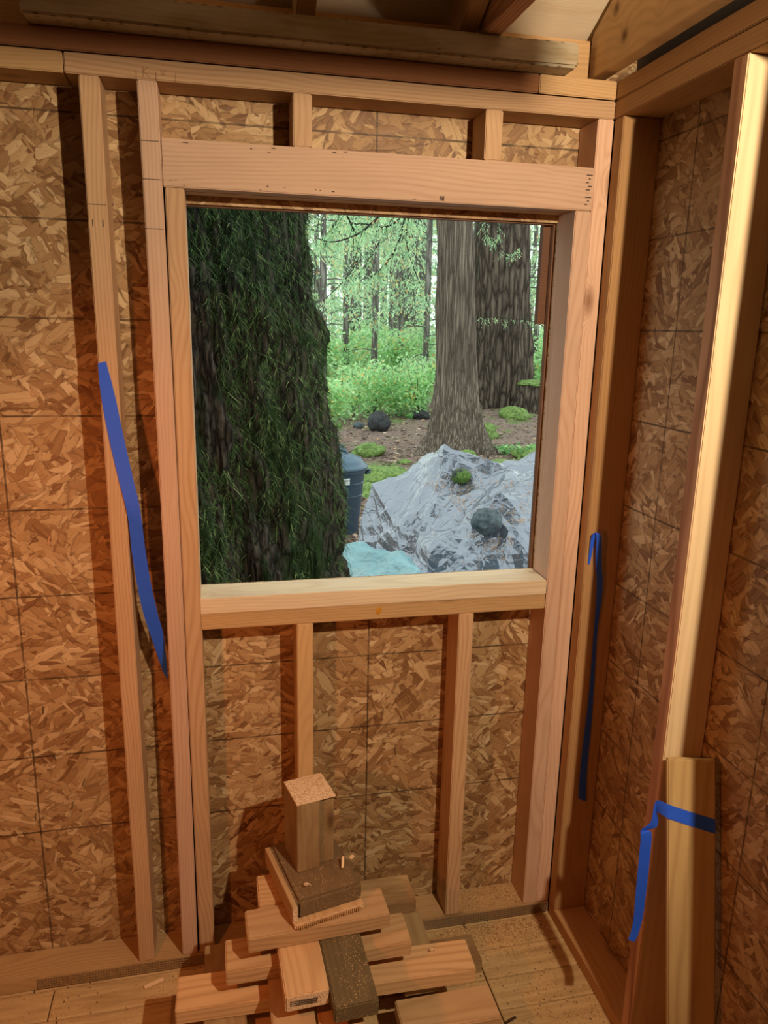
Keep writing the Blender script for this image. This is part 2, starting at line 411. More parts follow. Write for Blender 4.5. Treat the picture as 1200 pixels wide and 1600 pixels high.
# lettering K and tick marks on the plate
def strokes(name, segs, y, wd, mat, par):
    V = []; Fc = []
    for (a, b) in segs:
        a = Vector((a[0], 0, a[1])); b = Vector((b[0], 0, b[1])); d = (b-a).normalized(); nn = Vector((-d.z, 0, d.x))*wd/2
        i = len(V)
        for p in (a-nn, b-nn, b+nn, a+nn): V.append((p.x, y-.0006, p.z))
        for p in (a-nn, b-nn, b+nn, a+nn): V.append((p.x, y+.0002, p.z))
        Fc += [(i, i+1, i+2, i+3), (i+7, i+6, i+5, i+4), (i, i+4, i+5, i+1), (i+1, i+5, i+6, i+2), (i+2, i+6, i+7, i+3), (i+3, i+7, i+4, i)]
    o = link(name, mesh_from(V, Fc), mat)
    o.parent = par; o.matrix_parent_inverse = par.matrix_basis.inverted(); return o
strokes('pencil_letter', [((.013, 2.036), (.013, 2.054)), ((.013, 2.046), (.023, 2.055)), ((.014, 2.046), (.025, 2.036)),
        ((.045, 2.049), (.050, 2.042)), ((.050, 2.042), (.055, 2.050)), ((.045, 2.049), (.055, 2.050))], .0003, .0008, PENCIL, tp)
for x in (.0005, .0365, .072): strokes('pencil_tick', [((x, 2.033), (x, 2.047))], .0003, .0009, PENCIL, tp)
# header: two plies
hd = empty('window_header', (.496, .0445, ZH)); tag(hd, 'pale pinkish header beam spanning above the window opening', 'header')
h1 = board('header_ply', S+.001, W_-S-.0015, -.0012, .041, ZH+.0004, ZH+D, 'x', FIR_PINK, parent=hd, seg=16)
board('header_ply', S+.001, W_-S-.0015, .0435, D-.001, ZH+.0004, ZH+D-.001, 'x', FIR, parent=hd, seg=16)
r7 = random.Random(4)
L = []
for k in range(18):
    zz = ZH+D-.004-r7.random()*.012 if k < 8 else ZH+.003+r7.random()*.012
    xx = r7.choice([.07, .22, .26, .34, .38, .56]) + r7.uniform(-.02, .02)
    L.append((xx, xx+r7.uniform(.002, .009), -.0018, -.0008, zz, zz+r7.uniform(.0006, .0018)))
for k in range(9):
    zz = ZH+.012+k*.0075; L.append((.935+(k % 2)*.005, .941+(k % 3)*.004, -.0018, -.0008, zz, zz+.0022))
for q in L:
    o_ = boxes('scuff_mark', [q], DARKMARK); o_.parent = h1; o_.matrix_parent_inverse = (hd.matrix_basis@h1.matrix_basis).inverted()
st = boxes('ink_stamp', [(.603, .605, -.0019, -.0008, ZH+.004, ZH+.013), (.605, .6065, -.0019, -.0008, ZH+.009, ZH+.011), (.6065, .608, -.0019, -.0008, ZH+.006, ZH+.009), (.608, .610, -.0019, -.0008, ZH+.004, ZH+.013), (.6115, .613, -.0019, -.0008, ZH+.004, ZH+.013)], DARKMARK)
st.parent = h1; st.matrix_parent_inverse = (hd.matrix_basis@h1.matrix_basis).inverted()
# sill, two flat boards
board('window_sill_board', 2*S+.001, W_-2*S-.002, -.0015, D+.006, ZS+S+.0005, ZS+2*S, 'x', wood('pale_sill', (.86, .72, .52), (.62, .42, .24), contrast=.6), 'pale upper sill board at the foot of the window opening', 'sill', seg=14)  # one pale wood tone, lighter than the lower sill board
sl = board('lower_sill_board', 2*S+.001, W_-2*S-.002, .0005, D-.0005, ZS+.0003, ZS+S, 'x', FIR_TAN, 'lower sill board with a drop of dried glue, under the upper one', 'sill', seg=14)
gl = bmesh.new(); bmesh.ops.create_icosphere(gl, subdivisions=2, radius=1)
for v in gl.verts: v.co = Vector((.489+v.co.x*.0075, .0004+v.co.y*.0015, ZS+.020+v.co.z*.009+(.003 if v.co.x > 0 else 0)))
me = bpy.data.meshes.new('g'); gl.to_mesh(me); gl.free()
go = link('glue_drop', me, simple('amber_glue', (.55, .25, .03), .3)); go.parent = sl; go.matrix_parent_inverse = sl.matrix_basis.inverted()
# cripples
for x, t in ((.295, 'first small cripple stud above the header, from the left'), (.698, 'second small cripple stud above the header, near the corner')):
    board('cripple_stud', x, x+S, .0005, D-.0005, ZH+D+.0004, ZP-.0002, 'z', FIR, t, 'cripple stud')
board('cripple_stud', .2945, .2945+S, .0005, D-.0005, S+.0004, ZS-.0002, 'z', FIR_TAN, 'cripple stud under the sill, rising behind the stack of offcuts', 'cripple stud', seg=10)
board('cripple_stud', .690, .690+S, .0005, D-.0005, S+.0004, ZS-.0002, 'z', FIR, 'cripple stud under the sill, clear of the stack, right of it', 'cripple stud', seg=10)

# ------------------------------------------------------------------ right wall framing
board('sole_plate', XR+.0005, XO-.0005, -2.69, .0, .0005, S-.0003, 'y', ROUGH, 'reddish board lying flat along the floor under the right wall', 'sole plate', seg=24)
board('top_plate', XR, XO-.0005, -2.69, D-.001, ZP+.0003, ZP+S-.0012, 'y', ROUGH, 'rough brown lower plate running along the top of the right wall', 'top plate', seg=30, rough=.0012)
board('upper_top_plate', XR+.0005, XO-.0005, -2.69, D-.001, ZP+S+.0005, PL2-.0005, 'y', ROUGH, 'rough brown upper plate running along the top of the right wall', 'top plate', seg=30, rough=.0012)
def rstud(y1, mat, label, **kw):
    return board('stud', XR, XO-.0006, y1-S, y1, S+.0004, ZP-.0004, 'z', mat, label, 'stud', **kw)
rs1 = rstud(-.0006, ROUGH, 'stud in the corner, first one of the right wall', seg=16)
# near stud with a waney notch on one corner
rs2 = rstud(-.3955, FIR_STRIPE, 'close-grained stud of the right wall with a waney inner edge, behind the leaning board', seg=40)
for y in (-.82, -1.225, -1.63, -2.04, -2.45):
    tag(rstud(y, FIR, 'stud of the right wall outside the photo on the camera side'), group='right wall studs nearer the camera')
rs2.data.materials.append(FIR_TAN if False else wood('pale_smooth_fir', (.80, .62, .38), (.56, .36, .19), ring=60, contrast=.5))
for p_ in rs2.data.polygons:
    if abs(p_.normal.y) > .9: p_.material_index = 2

# ------------------------------------------------------------------ roof timbers
def joist(name, x0, x1, y0, y1, z0, z1, mat, label): return board(name, x0, x1, y0, y1, z0, z1, 'y', mat, label, 'joist', seg=20)
joist('ceiling_joist', .669, .707, -2.68, -.006, PL2+.0475, PL2+.136, FIR_STRIPE, 'reddish ceiling joist running back over the wall, left of the bright plywood')
joist('ceiling_joist', -.60, -.562, -2.68, D-.001, PL2+.0005, PL2+.0885, FIR, 'ceiling joist outside the photo on the left')
# bevelled joist over the corner
x0, x1 = .957, .9905
pts = [(.072, PL2+.016), (.072, PL2+.098), (.062, PL2+.110), (0, PL2+.143), (-.30, PL2+.293), (-2.3, PL2+.293), (-2.6, PL2+.016)]
pts = [(y, z) for y, z in pts]
k = len(pts)
bj = link('corner_joist', mesh_from([(x0, a, b) for a, b in pts]+[(x1, a, b) for a, b in pts],
     [tuple(range(k)), tuple(range(2*k-1, k-1, -1))]+[(i, k+i, k+(i+1) % k, (i+1) % k) for i in range(k)]), wood('brown_joist', (.62, .42, .21), (.38, .22, .09), ring=45, contrast=.6))
bj.data.transform(Matrix.Identity(4)); bv = bj.modifiers.new('b', 'BEVEL'); bv.width = .003; bv.segments = 2
tag(bj, 'wide brown joist with a slanted end, above the right wall plate', 'joist')
for xa, xb, mat, lb in ((-1.49, -.603, ROUGH, 'blocking board outside the photo at the left'), (-.56, .664, ROUGH, 'long red-brown blocking board on the plate behind the treated timber'), (.667, .945, FIR_TAN, 'short pale blocking board between joist and corner')):
    board('blocking', xa, xb, .050, D-.001, PL2+.0005, PL2+.088, 'x', mat, lb, 'blocking', seg=12)
# rafters: underside clear of the plate, tops against the sheathing
for xa, lb in ((.30, 'rafter above the middle of the window'), (-.10, 'rafter above the left wall stud'), (.628, 'rafter nailed beside the reddish joist')):
    y0 = .045; y1 = RY+.03
    h = .085
    a = Vector((xa+.019, y0, zr(y0)-h/2-.014)); b = Vector((xa+.019, y1, zr(y1)-h/2-.014))
    rboard('rafter', a, b, (1, 0, 0), S-.001, h, FIR_TAN, lb, 'rafter', seg=12)
# loose treated timber lying on the plate
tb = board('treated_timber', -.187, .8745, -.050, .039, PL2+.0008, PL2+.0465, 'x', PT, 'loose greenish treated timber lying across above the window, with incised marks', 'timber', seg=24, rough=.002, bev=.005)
# added beam, unseen over the camera, blocks the work lamp above the lower plate
board('shadow_beam', -1.49, .8885, -1.22, -1.182, 2.0595, 2.107, 'x', FIR, 'added unseen beam above the camera that shades the upper plate', 'beam')

# ------------------------------------------------------------------ hardware cloth along the sole plate
def mesh_strip(xa, xb, z0, z1, y, label):
    bx = []; p = .0064
    n = int((xb-xa)/p)
    for i in range(n+1):
        x = xa+i*p; bx.append((x-.0006, x+.0006, y-.0006, y+.0006, z0, z1))
    m_ = int((z1-z0)/p)
    for j in range(m_+1):
        z = z0+j*p; bx.append((xa, xb, y-.0012, y-.0002, z-.0005, z+.0005))
    return tag(boxes('wire_mesh', bx, STEEL), label, 'wire mesh')
mesh_strip(.575, .985, .006, .034, -.0022, 'strip of wire mesh on the sole plate right of the stack of offcuts')
mesh_strip(-.34, .10, .006, .034, -.0022, 'strip of wire mesh on the sole plate left of the stack of offcuts')

# ------------------------------------------------------------------ stack of offcuts
def off(name, x0, x1, y0, y1, z0, z1, axis, mat, label, rz=0, cat='offcut', **kw):
    o = board(name, x0, x1, y0, y1, z0+.0004, z1-.0004, axis, mat, label, cat, rough=.0006, seg=8, bev=.0025, **kw)
    if rz:
        c = o.matrix_basis.translation.copy()
        o.matrix_basis = Matrix.Translation(c) @ Matrix.Rotation(rz, 4, 'Z') @ Matrix.Translation(-c) @ o.matrix_basis
    return o
H = 0.038
off('offcut', -.02, .30, -.42, -.331, 0, H, 'x', OLD, 'offcut on the floor at the bottom left of the stack')
off('offcut', .36, .74, -.47, -.381, 0, H, 'x', OLD, 'offcut on the floor at the bottom right of the stack')
off('offcut', .36, .74, -.16, -.071, 0, H, 'x', OLD, 'offcut on the floor at the back right of the stack')
off('offcut', -.02, .30, -.20, -.111, 0, H, 'x', OLD, 'offcut on the floor at the back left of the stack')
off('offcut', .10, .189, -.44, -.06, H, 2*H, 'y', OLD, 'second layer offcut pointing at the camera, left side of the stack')
off('offcut', .52, .609, -.49, -.05, H, 2*H, 'y', OLD, 'second layer offcut pointing at the camera, right side of the stack')
off('offcut', .003, .206, -.345, -.256, 2*H, 3*H, 'x', SCRAP, 'short offcut low in the stack at the left, beneath the longest offcut')
off('offcut', .478, .700, -.388, -.299, 2*H, 3*H, 'x', SCRAP, 'wide pale offcut low at the right, nearest the floor')
off('offcut', .50, .589, -.298, -.08, 3*H, 4*H, 'y', OLD, 'hidden crosspiece at the right of the stack')
off('offcut', .06, .149, -.34, -.10, 3*H, 4*H, 'y', OLD, 'hidden crosspiece at the left of the stack')
off('offcut', .004, .660, -.316, -.227, 4*H, 5*H, 'x', SCRAP, 'longest offcut of the stack, sticking out to both sides', rz=-.03)
off('offcut', .197, .284, -.46, -.02, 5*H, 6*H, 'y', SCRAP, 'offcut pointing at the camera under the one with the printed end')
off('offcut', .290, .379, -.49, -.02, 5*H, 6*H, 'y', SCRAP, 'offcut pointing at the camera under the dark treated one')
off('offcut', .109, .513, -.302, -.213, 6*H, 7*H, 'x', SCRAP, 'striped pale offcut halfway up, with both ends showing', rz=.01)
mo = off('offcut', .30, .555, -.180, -.091, 6*H, 7*H, 'x', OLD, 'dull offcut at the back of the stack, right of the post')
g_ = off('offcut', .217, .305, -.425, -.07, 7*H, 8*H, 'y', SCRAP, 'orange offcut pointing at the camera, with a printed end', rz=.035)
off('treated_offcut', .307, .396, -.468, -.06, 7*H, 8*H, 'y', PT_DARK, 'dark treated offcut speckled with sawdust, pointing at the camera', rz=.035)
off('offcut', .184, .262, -.212, -.12, 8*H, 9*H, 'x', SCRAP, 'small square offcut behind the wide top crosspiece, at its left')
off('offcut', .155, .462, -.300, -.216, 8*H, 9*H, 'x', SCRAP, 'wide crosspiece near the top, carrying the dark block', rz=.045)
# printed end of the orange offcut
bx = []
for j in range(3):
    x = .232
    while x < .285:
        wv = .0012+.0018*RND.random(); bx.append((x, x+wv, -.4265, -.4255, 7*H+.014+j*.0045, 7*H+.0165+j*.0045)); x += wv+.0011
pe = boxes('printed_stamp', bx, DARKMARK); pe.parent = g_; pe.matrix_parent_inverse = g_.matrix_basis.inverted()
# tilted block group (rotated about 0.13 rad)
RB = math.atan2(-.236+.285, .414-.263)   # front edge direction
ax = Vector((math.cos(RB), math.sin(RB), 0)); ay = Vector((-math.sin(RB)*.75-.13, .97, 0)).normalized()
ay = Vector((-math.sin(.22), math.cos(.22), 0)); ax = Vector((math.cos(.22), math.sin(.22), 0))
def rot_box(name, org, u0, u1, v0, v1, z0, z1, mat, label=None, cat=None, parent=None, axis='y', **kw):
    c = Vector(org)+ax*((u0+u1)/2)+ay*((v0+v1)/2)+Vector((0, 0, (z0+z1)/2))
    if axis == 'y': me = board_mesh(v1-v0, u1-u0, z1-z0, endmat=True, seed=RND.randint(0, 99), **kw); R3 = Matrix((ay, -ax, Vector((0, 0, 1)))).transposed()
    elif axis == 'z': me = board_mesh(z1-z0, v1-v0, u1-u0, endmat=True, seed=RND.randint(0, 99), **kw); R3 = Matrix((Vector((0, 0, 1)), ay, -ax)).transposed()
    else: me = board_mesh(u1-u0, v1-v0, z1-z0, endmat=True, seed=RND.randint(0, 99), **kw); R3 = Matrix((ax, ay, Vector((0, 0, 1)))).transposed()
    o = link(name, me, [mat, kw.get('em', mat)] if False else [mat, ENDG if mat in (SCRAP,) else mat], parent, Matrix.Translation(c) @ R3.to_4x4())
    return tag(o, label, cat)
OG = (.262, -.287, 0)
rot_box('plywood_scrap', OG, -.010, .150, -.012, .175, 9*H+.0004, 9*H+.0115, SCRAP, 'thin splintered scrap squeezed under the dark block', 'scrap', rough=.0008, seg=8, bev=.001)
# saw teeth of torn wood sticking out in front
tt = []
for i in range(34):
    u = -.006+i*.0044; c = Vector(OG)+ax*u+ay*(-.013)
    tt.append((c.x, c.x+.0026, c.y-.004-.003*RND.random(), c.y+.004, 9*H+.004, 9*H+.0085))
tag(boxes('torn_splinters', tt, ROUGH), 'row of torn splinters along the front of the thin scrap', 'splinters')
zb = 9*H+.012; zt = .3975
blk = rot_box('dark_block', OG, 0, .150, 0, .205, zb, zt, PT_BLOCK, 'dark weathered block near the top of the stack, carrying the short post', 'block', rough=.0018, seg=8, bev=.006)
lb_ = rot_box('orange_board', OG, -.0125, -.001, -.006, .20, zb-.0, zt-.004, SCRAP, 'thin orange board edge against the left of the dark block', 'board', bev=.001, seg=4)
# post: two pieces side by side
OP = (.272, -.1985, 0)
pr = empty('short_post', (.31, -.15, zt)); tag(pr, 'short upright post with a bright sawn top, crowning the stack', 'post')
p1 = rot_box('front_piece', OP, 0, .053, 0, .094, zt+.0004, .570, OLD, parent=pr, axis='z', bev=.0015, seg=4)
p2 = rot_box('rear_piece', OP, .0535, .090, .010, .094, zt+.0004, .568, OLD, parent=pr, axis='z', bev=.0015, seg=4)
cpv = rot_box('sawn_top', OP, -.0008, .0905, -.0008, .0945, .5685, .572, ENDG, parent=pr, axis='x', bev=.0006, seg=2)
# curls and splinters
def curl(c, r, turns, mat, label, axis=Vector((0, 0, 1)), th=.0011):
    P = []
    for i in range(26):
        a = turns*2*PI*i/25; P.append((c[0]+r*math.cos(a), c[1]+r*math.sin(a)*.8, c[2]+th+.0004*i))
    V, Fc = tube(P, [th]*26, 6)
    return tag(link('wood_shaving', mesh_from(V, Fc, True), mat), label, 'shaving')
PALE = simple('pale_shaving', (.85, .62, .38), .6)
curl((.288, -.245, zt+.001), .0075, .8, PALE, 'small curled wood shaving on the dark block')
rboard('wood_chip', (.372, -.205, zt+.0045), (.377, -.185, zt+.018), (1, 0, .2), .005, .002, PALE, 'pale splinter standing at the right foot of the short post', 'chip', seg=2, bev=.0003)
rboard('wood_chip', (.394, -.178, zt+.004), (.403, -.171, zt+.006), (0, 1, 0), .008, .005, PALE, 'pale crumb of wood right of the short post', 'chip', seg=2, bev=.001)
curl((.573, -.262, 5*H+.001), .006, .75, PALE, 'small curled shaving on the longest offcut')
rboard('wood_splinter', (-.09, -.045, .004), (-.045, -.03, .006), (0, 1, 0), .009, .004, PALE, 'pale splinter on the floor left of the stack', 'splinter', seg=2, bev=.0005)
rboard('wood_splinter', (.745, -.31, .003), (.775, -.30, .004), (0, 1, 0), .006, .003, simple('dark_crumb', (.06, .03, .015)), 'dark splinter on the floor right of the stack', 'splinter', seg=2, bev=.0005)

# sawdust drift in front of the sole plate
V = []; Fc = []
rs = random.Random(8)
def chipquad(x, y, z, s):
    a = rs.random()*PI; b = rs.uniform(-.6, .6); c_, s_ = math.cos(a)*s, math.sin(a)*s
    i = len(V); w_ = .28
    h = abs(math.sin(b))*s
    V.extend([(x-c_, y-s_, z), (x-s_*w_, y+c_*w_, z+.0004+h*.5), (x+c_, y+s_, z+h), (x+s_*w_, y-c_*w_, z+.0004+h*.5), (x, y, z-.0006)])
    Fc.extend([(i, i+3, i+2, i+1), (i, i+1, i+4), (i+1, i+2, i+4), (i+2, i+3, i+4), (i+3, i, i+4)])
for i in range(4200):
    t = rs.random()
    if i < 2600: x = .66+.31*rs.random()**.8; y = -.012-abs(rs.gauss(0, .035)); z = .0008
    elif i < 3400: x = rs.uniform(.73, .97); y = rs.uniform(.005, .085); z = S+.0004
    else: x = rs.uniform(.76, .98); y = rs.uniform(-.45, -.02); z = .0008
    if y < -.45: continue
    chipquad(x, y, z, rs.uniform(.0012, .0045))
SAW = NT('sawdust'); rp = SAW.new('ShaderNodeNewGeometry').outputs['Random Per Island']
SAWM = SAW.done(SAW.ramp(rp, [(0, (.30, .15, .06)), (.5, (.60, .38, .17)), (1, (.78, .56, .30))]), .8)
tag(link('sawdust', mesh_from(V, Fc), SAWM), 'sawdust and chips drifted along the foot of the wall', 'sawdust', kind='stuff')

# ------------------------------------------------------------------ leaning board
LA = Vector((.985, -.452, .775)); RA = Vector((1.067, -.489, .757))
dn = Vector((-.006, -.150, -.730))
wd = (RA-LA).normalized()
top = (LA+RA)/2; bot = top+dn*((top.z-.040)/.730)
lbd = rboard('leaning_board', bot, top, wd, .091, .018, wood('waney_pale_board', (.62, .44, .20), (.36, .21, .085), ring=60, contrast=.8, knots=1.2), 'pale knotty board leaning upright against the right wall with blue tape around it', 'board', seg=16)

# ------------------------------------------------------------------ blue tape
def ribbon(name, pairs, label=None, cat=None, parent=None, th=.0004, sub=5):
    A = [Vector(p[0]) for p in pairs]; B = [Vector(p[1]) for p in pairs]
    def cr(P, t):
        n = len(P)-1; i = min(int(t*n), n-1); f = t*n-i
        p0, p1, p2, p3 = P[max(i-1, 0)], P[i], P[i+1], P[min(i+2, n)]
        return .5*((2*p1)+(p2-p0)*f+(2*p0-5*p1+4*p2-p3)*f*f+(3*p1-p0-3*p2+p3)*f**3)
    N = (len(A)-1)*sub; V = []; Fc = []
    for i in range(N+1):
        t = i/N; a = cr(A, t); b = cr(B, t); V += [a, (a+b)/2, b]
    for i in range(N):
        for j in range(2): Fc.append((3*i+j, 3*i+j+1, 3*i+j+4, 3*i+j+3))
    me = mesh_from(V, Fc); o = link(name, me, TAPE, parent)
    so = o.modifiers.new('s', 'SOLIDIFY'); so.thickness = th; so.offset = 0
    return tag(o, label, cat)
ribbon('masking_tape', [((-.1035, -.0012, 1.503), (-.088, -.0012, 1.507)), ((-.102, -.0012, 1.44), (-.076, -.0012, 1.445)), ((-.092, -.0015, 1.35), (-.063, -.0015, 1.355)),
        ((-.078, -.002, 1.262), (-.049, -.0025, 1.265)), ((-.068, -.004, 1.21), (-.040, -.006, 1.215)), ((-.0635, .002, 1.165), (-.036, -.004, 1.17)), ((-.062, .010, 1.10), (-.033, .003, 1.105)),
        ((-.056, .018, 1.02), (-.026, .010, 1.025)), ((-.047, .024, .95), (-.016, .014, .955)), ((-.032, .032, .88), (-.005, .022, .885)), ((-.014, .04, .80), (-.002, .03, .78))],
       'blue masking tape hanging from the stud left of the window, slanting down', 'tape')
yb = -.0405
ribbon('masking_tape', [((.9985, -.0402, 1.035), (1.004, -.0402, 1.035)), ((.9985, -.0420, 1.07), (1.007, -.0420, 1.07)), ((.9985, -.046, 1.105), (1.009, -.046, 1.105)), ((1.003, -.052, 1.118), (1.016, -.052, 1.116)),
        ((1.008, -.054, 1.105), (1.022, -.054, 1.10)), ((1.012, -.052, 1.05), (1.028, -.050, 1.05)), ((1.024, -.049, .97), (1.040, -.047, .97)), ((1.028, -.046, .85), (1.040, -.042, .85)),
        ((1.031, -.045, .72), (1.044, -.042, .72)), ((1.030, -.044, .60), (1.048, -.041, .60)), ((1.026, -.046, .48), (1.047, -.042, .48)), ((1.027, -.050, .39), (1.051, -.044, .375))],
       'blue masking tape stuck down the corner stud, with a small loop at its top', 'tape')
# tape wrapped on the leaning board and hanging away on the left
Lx = lambda z: LA+dn*((LA.z-z)/.730)
Rx = lambda z: RA+dn*((RA.z-z)/.730)
nrm = wd.cross(dn.normalized()).normalized()
if nrm.y > 0: nrm = -nrm
def onb(s, z): return Lx(z)+(Rx(z)-Lx(z))*s+nrm*.0102
ribbon('masking_tape', [(onb(1.0, .655), onb(1.0, .627)), (onb(.5, .664), onb(.5, .636)), (onb(.05, .673), onb(.05, .645)), (onb(-.03, .675)+Vector((0, 0, 0)), onb(-.03, .647)),
        (Vector((.965, -.468, .678)), Vector((.968, -.468, .650))), (Vector((.960, -.466, .664)), Vector((.975, -.464, .628))), (Vector((.957, -.466, .628)), Vector((.972, -.464, .612))),
        (Vector((.936, -.468, .613)), Vector((.952, -.462, .606))), (Vector((.936, -.470, .592)), Vector((.962, -.466, .60))), (Vector((.937, -.471, .52)), Vector((.963, -.469, .53))),
        (Vector((.938, -.472, .45)), Vector((.963, -.470, .46))), (Vector((.939, -.473, .405)), Vector((.962, -.471, .41))), (Vector((.934, -.476, .375)), Vector((.955, -.474, .372))), (Vector((.927, -.480, .362)), Vector((.944, -.478, .352)))],
       'blue masking tape wrapped across the leaning board, its folded end hanging to the left', 'tape', sub=5)

# ------------------------------------------------------------------ staples in the sheathing
stp = None
for x, z, a in ((-.252, 1.44, 0), (-.245, 1.11, .2), (-.29, .70, .1), (-.275, .575, -.3), (-.215, .50, .4), (-.33, .42, .1), (-.245, .44, .2), (-.15, 1.67, .7), (.30+.09, .30, .5), (.19, .92-.02, .1), (.56, .50, -.2)):
    if stp is None:
        stp = boxes('staple', [(-.0012, .0012, -.0022, 0, -.010, .010)], STEEL)
        o = stp
    else:
        o = stp.copy(); COL.objects.link(o)
    o.matrix_basis = Matrix.Translation((x, D-.0002, z)) @ Matrix.Rotation(a, 4, 'Y')
    tag(o, 'small steel staple left in the strand board', 'staple', 'staples in the strand board')
# ================================================================== OUTDOORS
GZ = -.40
_M3 = Matrix((_r2, _u2, _f))
def at(px, py, **k):
    d = _M3.transposed() @ Vector(((px-600)/F_PX, -(py-800)/F_PX, 1))
    (a, v), = k.items(); i = 'xyz'.index(a); t = (v-CAM[i])/d[i]
    return CAM+d*t
def fbm(v, o=4): return noise.fractal(v, 1.0, 2.0, o)
def bark(name, light, dark, sc, moss=None, mossamt=0, stretch=.18, strength=.8, dist=.03):
    T = NT(name); o = T.obj()
    p = T.mapping(o, (sc, sc, sc*stretch))
    pw = T.vmath('ADD', p, T.vmath('SCALE', T.noise(p, .8, 3, col=True), .9))
    v = T.new('ShaderNodeTexVoronoi', {'Vector': pw, 'Scale': 1}, feature='DISTANCE_TO_EDGE').outputs['Distance']
    n = T.noise(T.mapping(o, (sc*3, sc*3, sc*1.2)), 1, 5, .7)
    h = T.math('ADD', T.ramp(v, [(0, 0), (.35, 1)]), T.math('MULTIPLY', n, .7))
    c = T.ramp(T.math('MULTIPLY', h, .6), [(.15, dark), (.6, light), (1, tuple(min(1, q*1.5) for q in light))])
    if moss:
        f = T.ramp(T.noise(T.mapping(o, (1, 1, .45)), 3.2, 6, .72), [(.62-mossamt*.35, 0), (.72-mossamt*.35, .92)])
        c = T.mix(f, c, T.mix(T.noise(o, 60, 3), moss, tuple(q*2.2 for q in moss)))
    T.bump(h, strength, dist)
    return T.done(c, .9, .15)
BARK_BIG = bark('mossy_bark', (.105, .085, .068), (.008, .007, .006), 30, (.016, .034, .010), .42, .22, 1.0, .035)
BARK_CEDAR = bark('cedar_bark', (.20, .155, .125), (.05, .035, .028), 26, (.06, .10, .035), -.10, .035, .7, .02)
BARK_FIR = bark('furrowed_bark', (.145, .108, .085), (.022, .015, .012), 9, (.05, .07, .03), -.12, .16, 1, .06)
BARK_FAR = bark('far_bark', (.22, .20, .18), (.07, .06, .055), 10, (.09, .12, .07), .1)
def leafmat(name, stops, trans=.6, rough=.55):
    T = NT(name); r = T.new('ShaderNodeNewGeometry').outputs['Random Per Island']
    c = T.ramp(r, stops)
    T.done(c, rough, .3)
    tr = T.new('ShaderNodeBsdfTranslucent', {'Color': c})
    mx = T.new('ShaderNodeMixShader', {0: trans}); T.l.new(T.b.outputs[0], mx.inputs[1]); T.l.new(tr.outputs[0], mx.inputs[2])
    T.l.new(mx.outputs[0], T.n['Material Output'].inputs['Surface'])
    return T.m
NEEDLE = leafmat('conifer_foliage', [(0, (.28, .46, .28)), (.5, (.52, .76, .48)), (.80, (.68, .92, .62)), (.92, (.88, .86, .45)), (1, (.80, .38, .16))])
BRIGHT = leafmat('understory_foliage', [(0, (.28, .52, .24)), (.5, (.52, .82, .42)), (.85, (.72, .94, .56)), (.95, (.85, .78, .30)), (1, (.80, .40, .12))])
HERB = leafmat('herb_leaves', [(0, (.10, .26, .08)), (.6, (.26, .52, .20)), (1, (.45, .66, .30))], .35)
MOSSM = leafmat('moss_tufts', [(0, (.014, .030, .010)), (.5, (.045, .085, .025)), (.9, (.12, .19, .055)), (1, (.30, .36, .15))], .15, .8)
LITTER = leafmat('needle_litter', [(0, (.05, .03, .022)), (.45, (.17, .10, .075)), (.8, (.32, .21, .16)), (.93, (.52, .40, .32)), (1, (.60, .28, .08))], .0, .8)

def gh(x, y):
    base = GZ + .10*fbm(Vector((x*.35, y*.35, 3)), 4) + .025*fbm(Vector((x*2.3, y*2.3, 7)), 3)
    base += .30*math.exp(-((x-8)**2/9+(y-15.5)**2/9))    # rise around the two big trunks
    base += .06*math.exp(-((x-3.8)**2+(y-9.7)**2)/2.0)
    if y < 2.5: base = base*max(0, (y-.3)/2.2)+GZ*(1-max(0, (y-.3)/2.2))
    return base
V = []; Fc = []
ys_ = [.14+.12*i for i in range(70)]; y = ys_[-1]
while y < 60: y *= 1.035; ys_.append(y)
NX = 150
for y in ys_:
    hw = 3+y*1.1; cx = y*.28
    for i in range(NX+1):
        x = cx-hw+2*hw*i/NX
        V.append((x, y, gh(x, y)))
for j in range(len(ys_)-1):
    for i in range(NX):
        a = j*(NX+1)+i; Fc.append((a, a+1, a+NX+2, a+NX+1))
T = NT('forest_floor'); o = T.obj()
n1 = T.noise(o, 1.6, 4, .6); n2 = T.noise(o, 26, 5, .75); n3 = T.noise(o, 90, 3, .7)
c = T.ramp(n2, [(.3, (.07, .045, .038)), (.5, (.22, .15, .125)), (.68, (.36, .27, .24)), (.8, (.50, .42, .38))])
c = T.mix(T.ramp(n3, [(.6, 0), (.7, .6)]), c, (.44, .24, .14))
mo = T.ramp(n1, [(.55, 0), (.62, .85)])
c = T.mix(mo, c, T.ramp(n3, [(.3, (.06, .10, .025)), (.7, (.20, .28, .09))]))
T.bump(T.math('ADD', n2, T.math('MULTIPLY', n3, .4)), .8, .03)
gm = T.done(c, .9, .2)
gr = link('ground', mesh_from(V, Fc, True), gm); tag(gr, 'forest floor of brown needles with moss', kind='structure')

def leafcloud(pts, sizes, aspect, dirs=None, droop=.0, rng=RND, tri=False):
    V = []; Fc = []
    for p, s, i in zip(pts, sizes, range(len(pts))):
        if dirs is not None and dirs[i] is not None: d = Vector(dirs[i]).normalized()
        else: d = Vector((rng.gauss(0, 1), rng.gauss(0, 1), rng.gauss(0, .6)-droop)).normalized()
        sd = d.cross(Vector((rng.gauss(0, 1), rng.gauss(0, 1), rng.gauss(0, 1)))).normalized()*s*aspect*.5
        p = Vector(p); nn = d.cross(sd).normalized()*s*.10
        k = len(V)
        V += [p-d*s*.5, p+sd+nn, p+d*s*.5, p-sd+nn]
        Fc += [(k, k+1, k+2, k+3)]
    return V, Fc

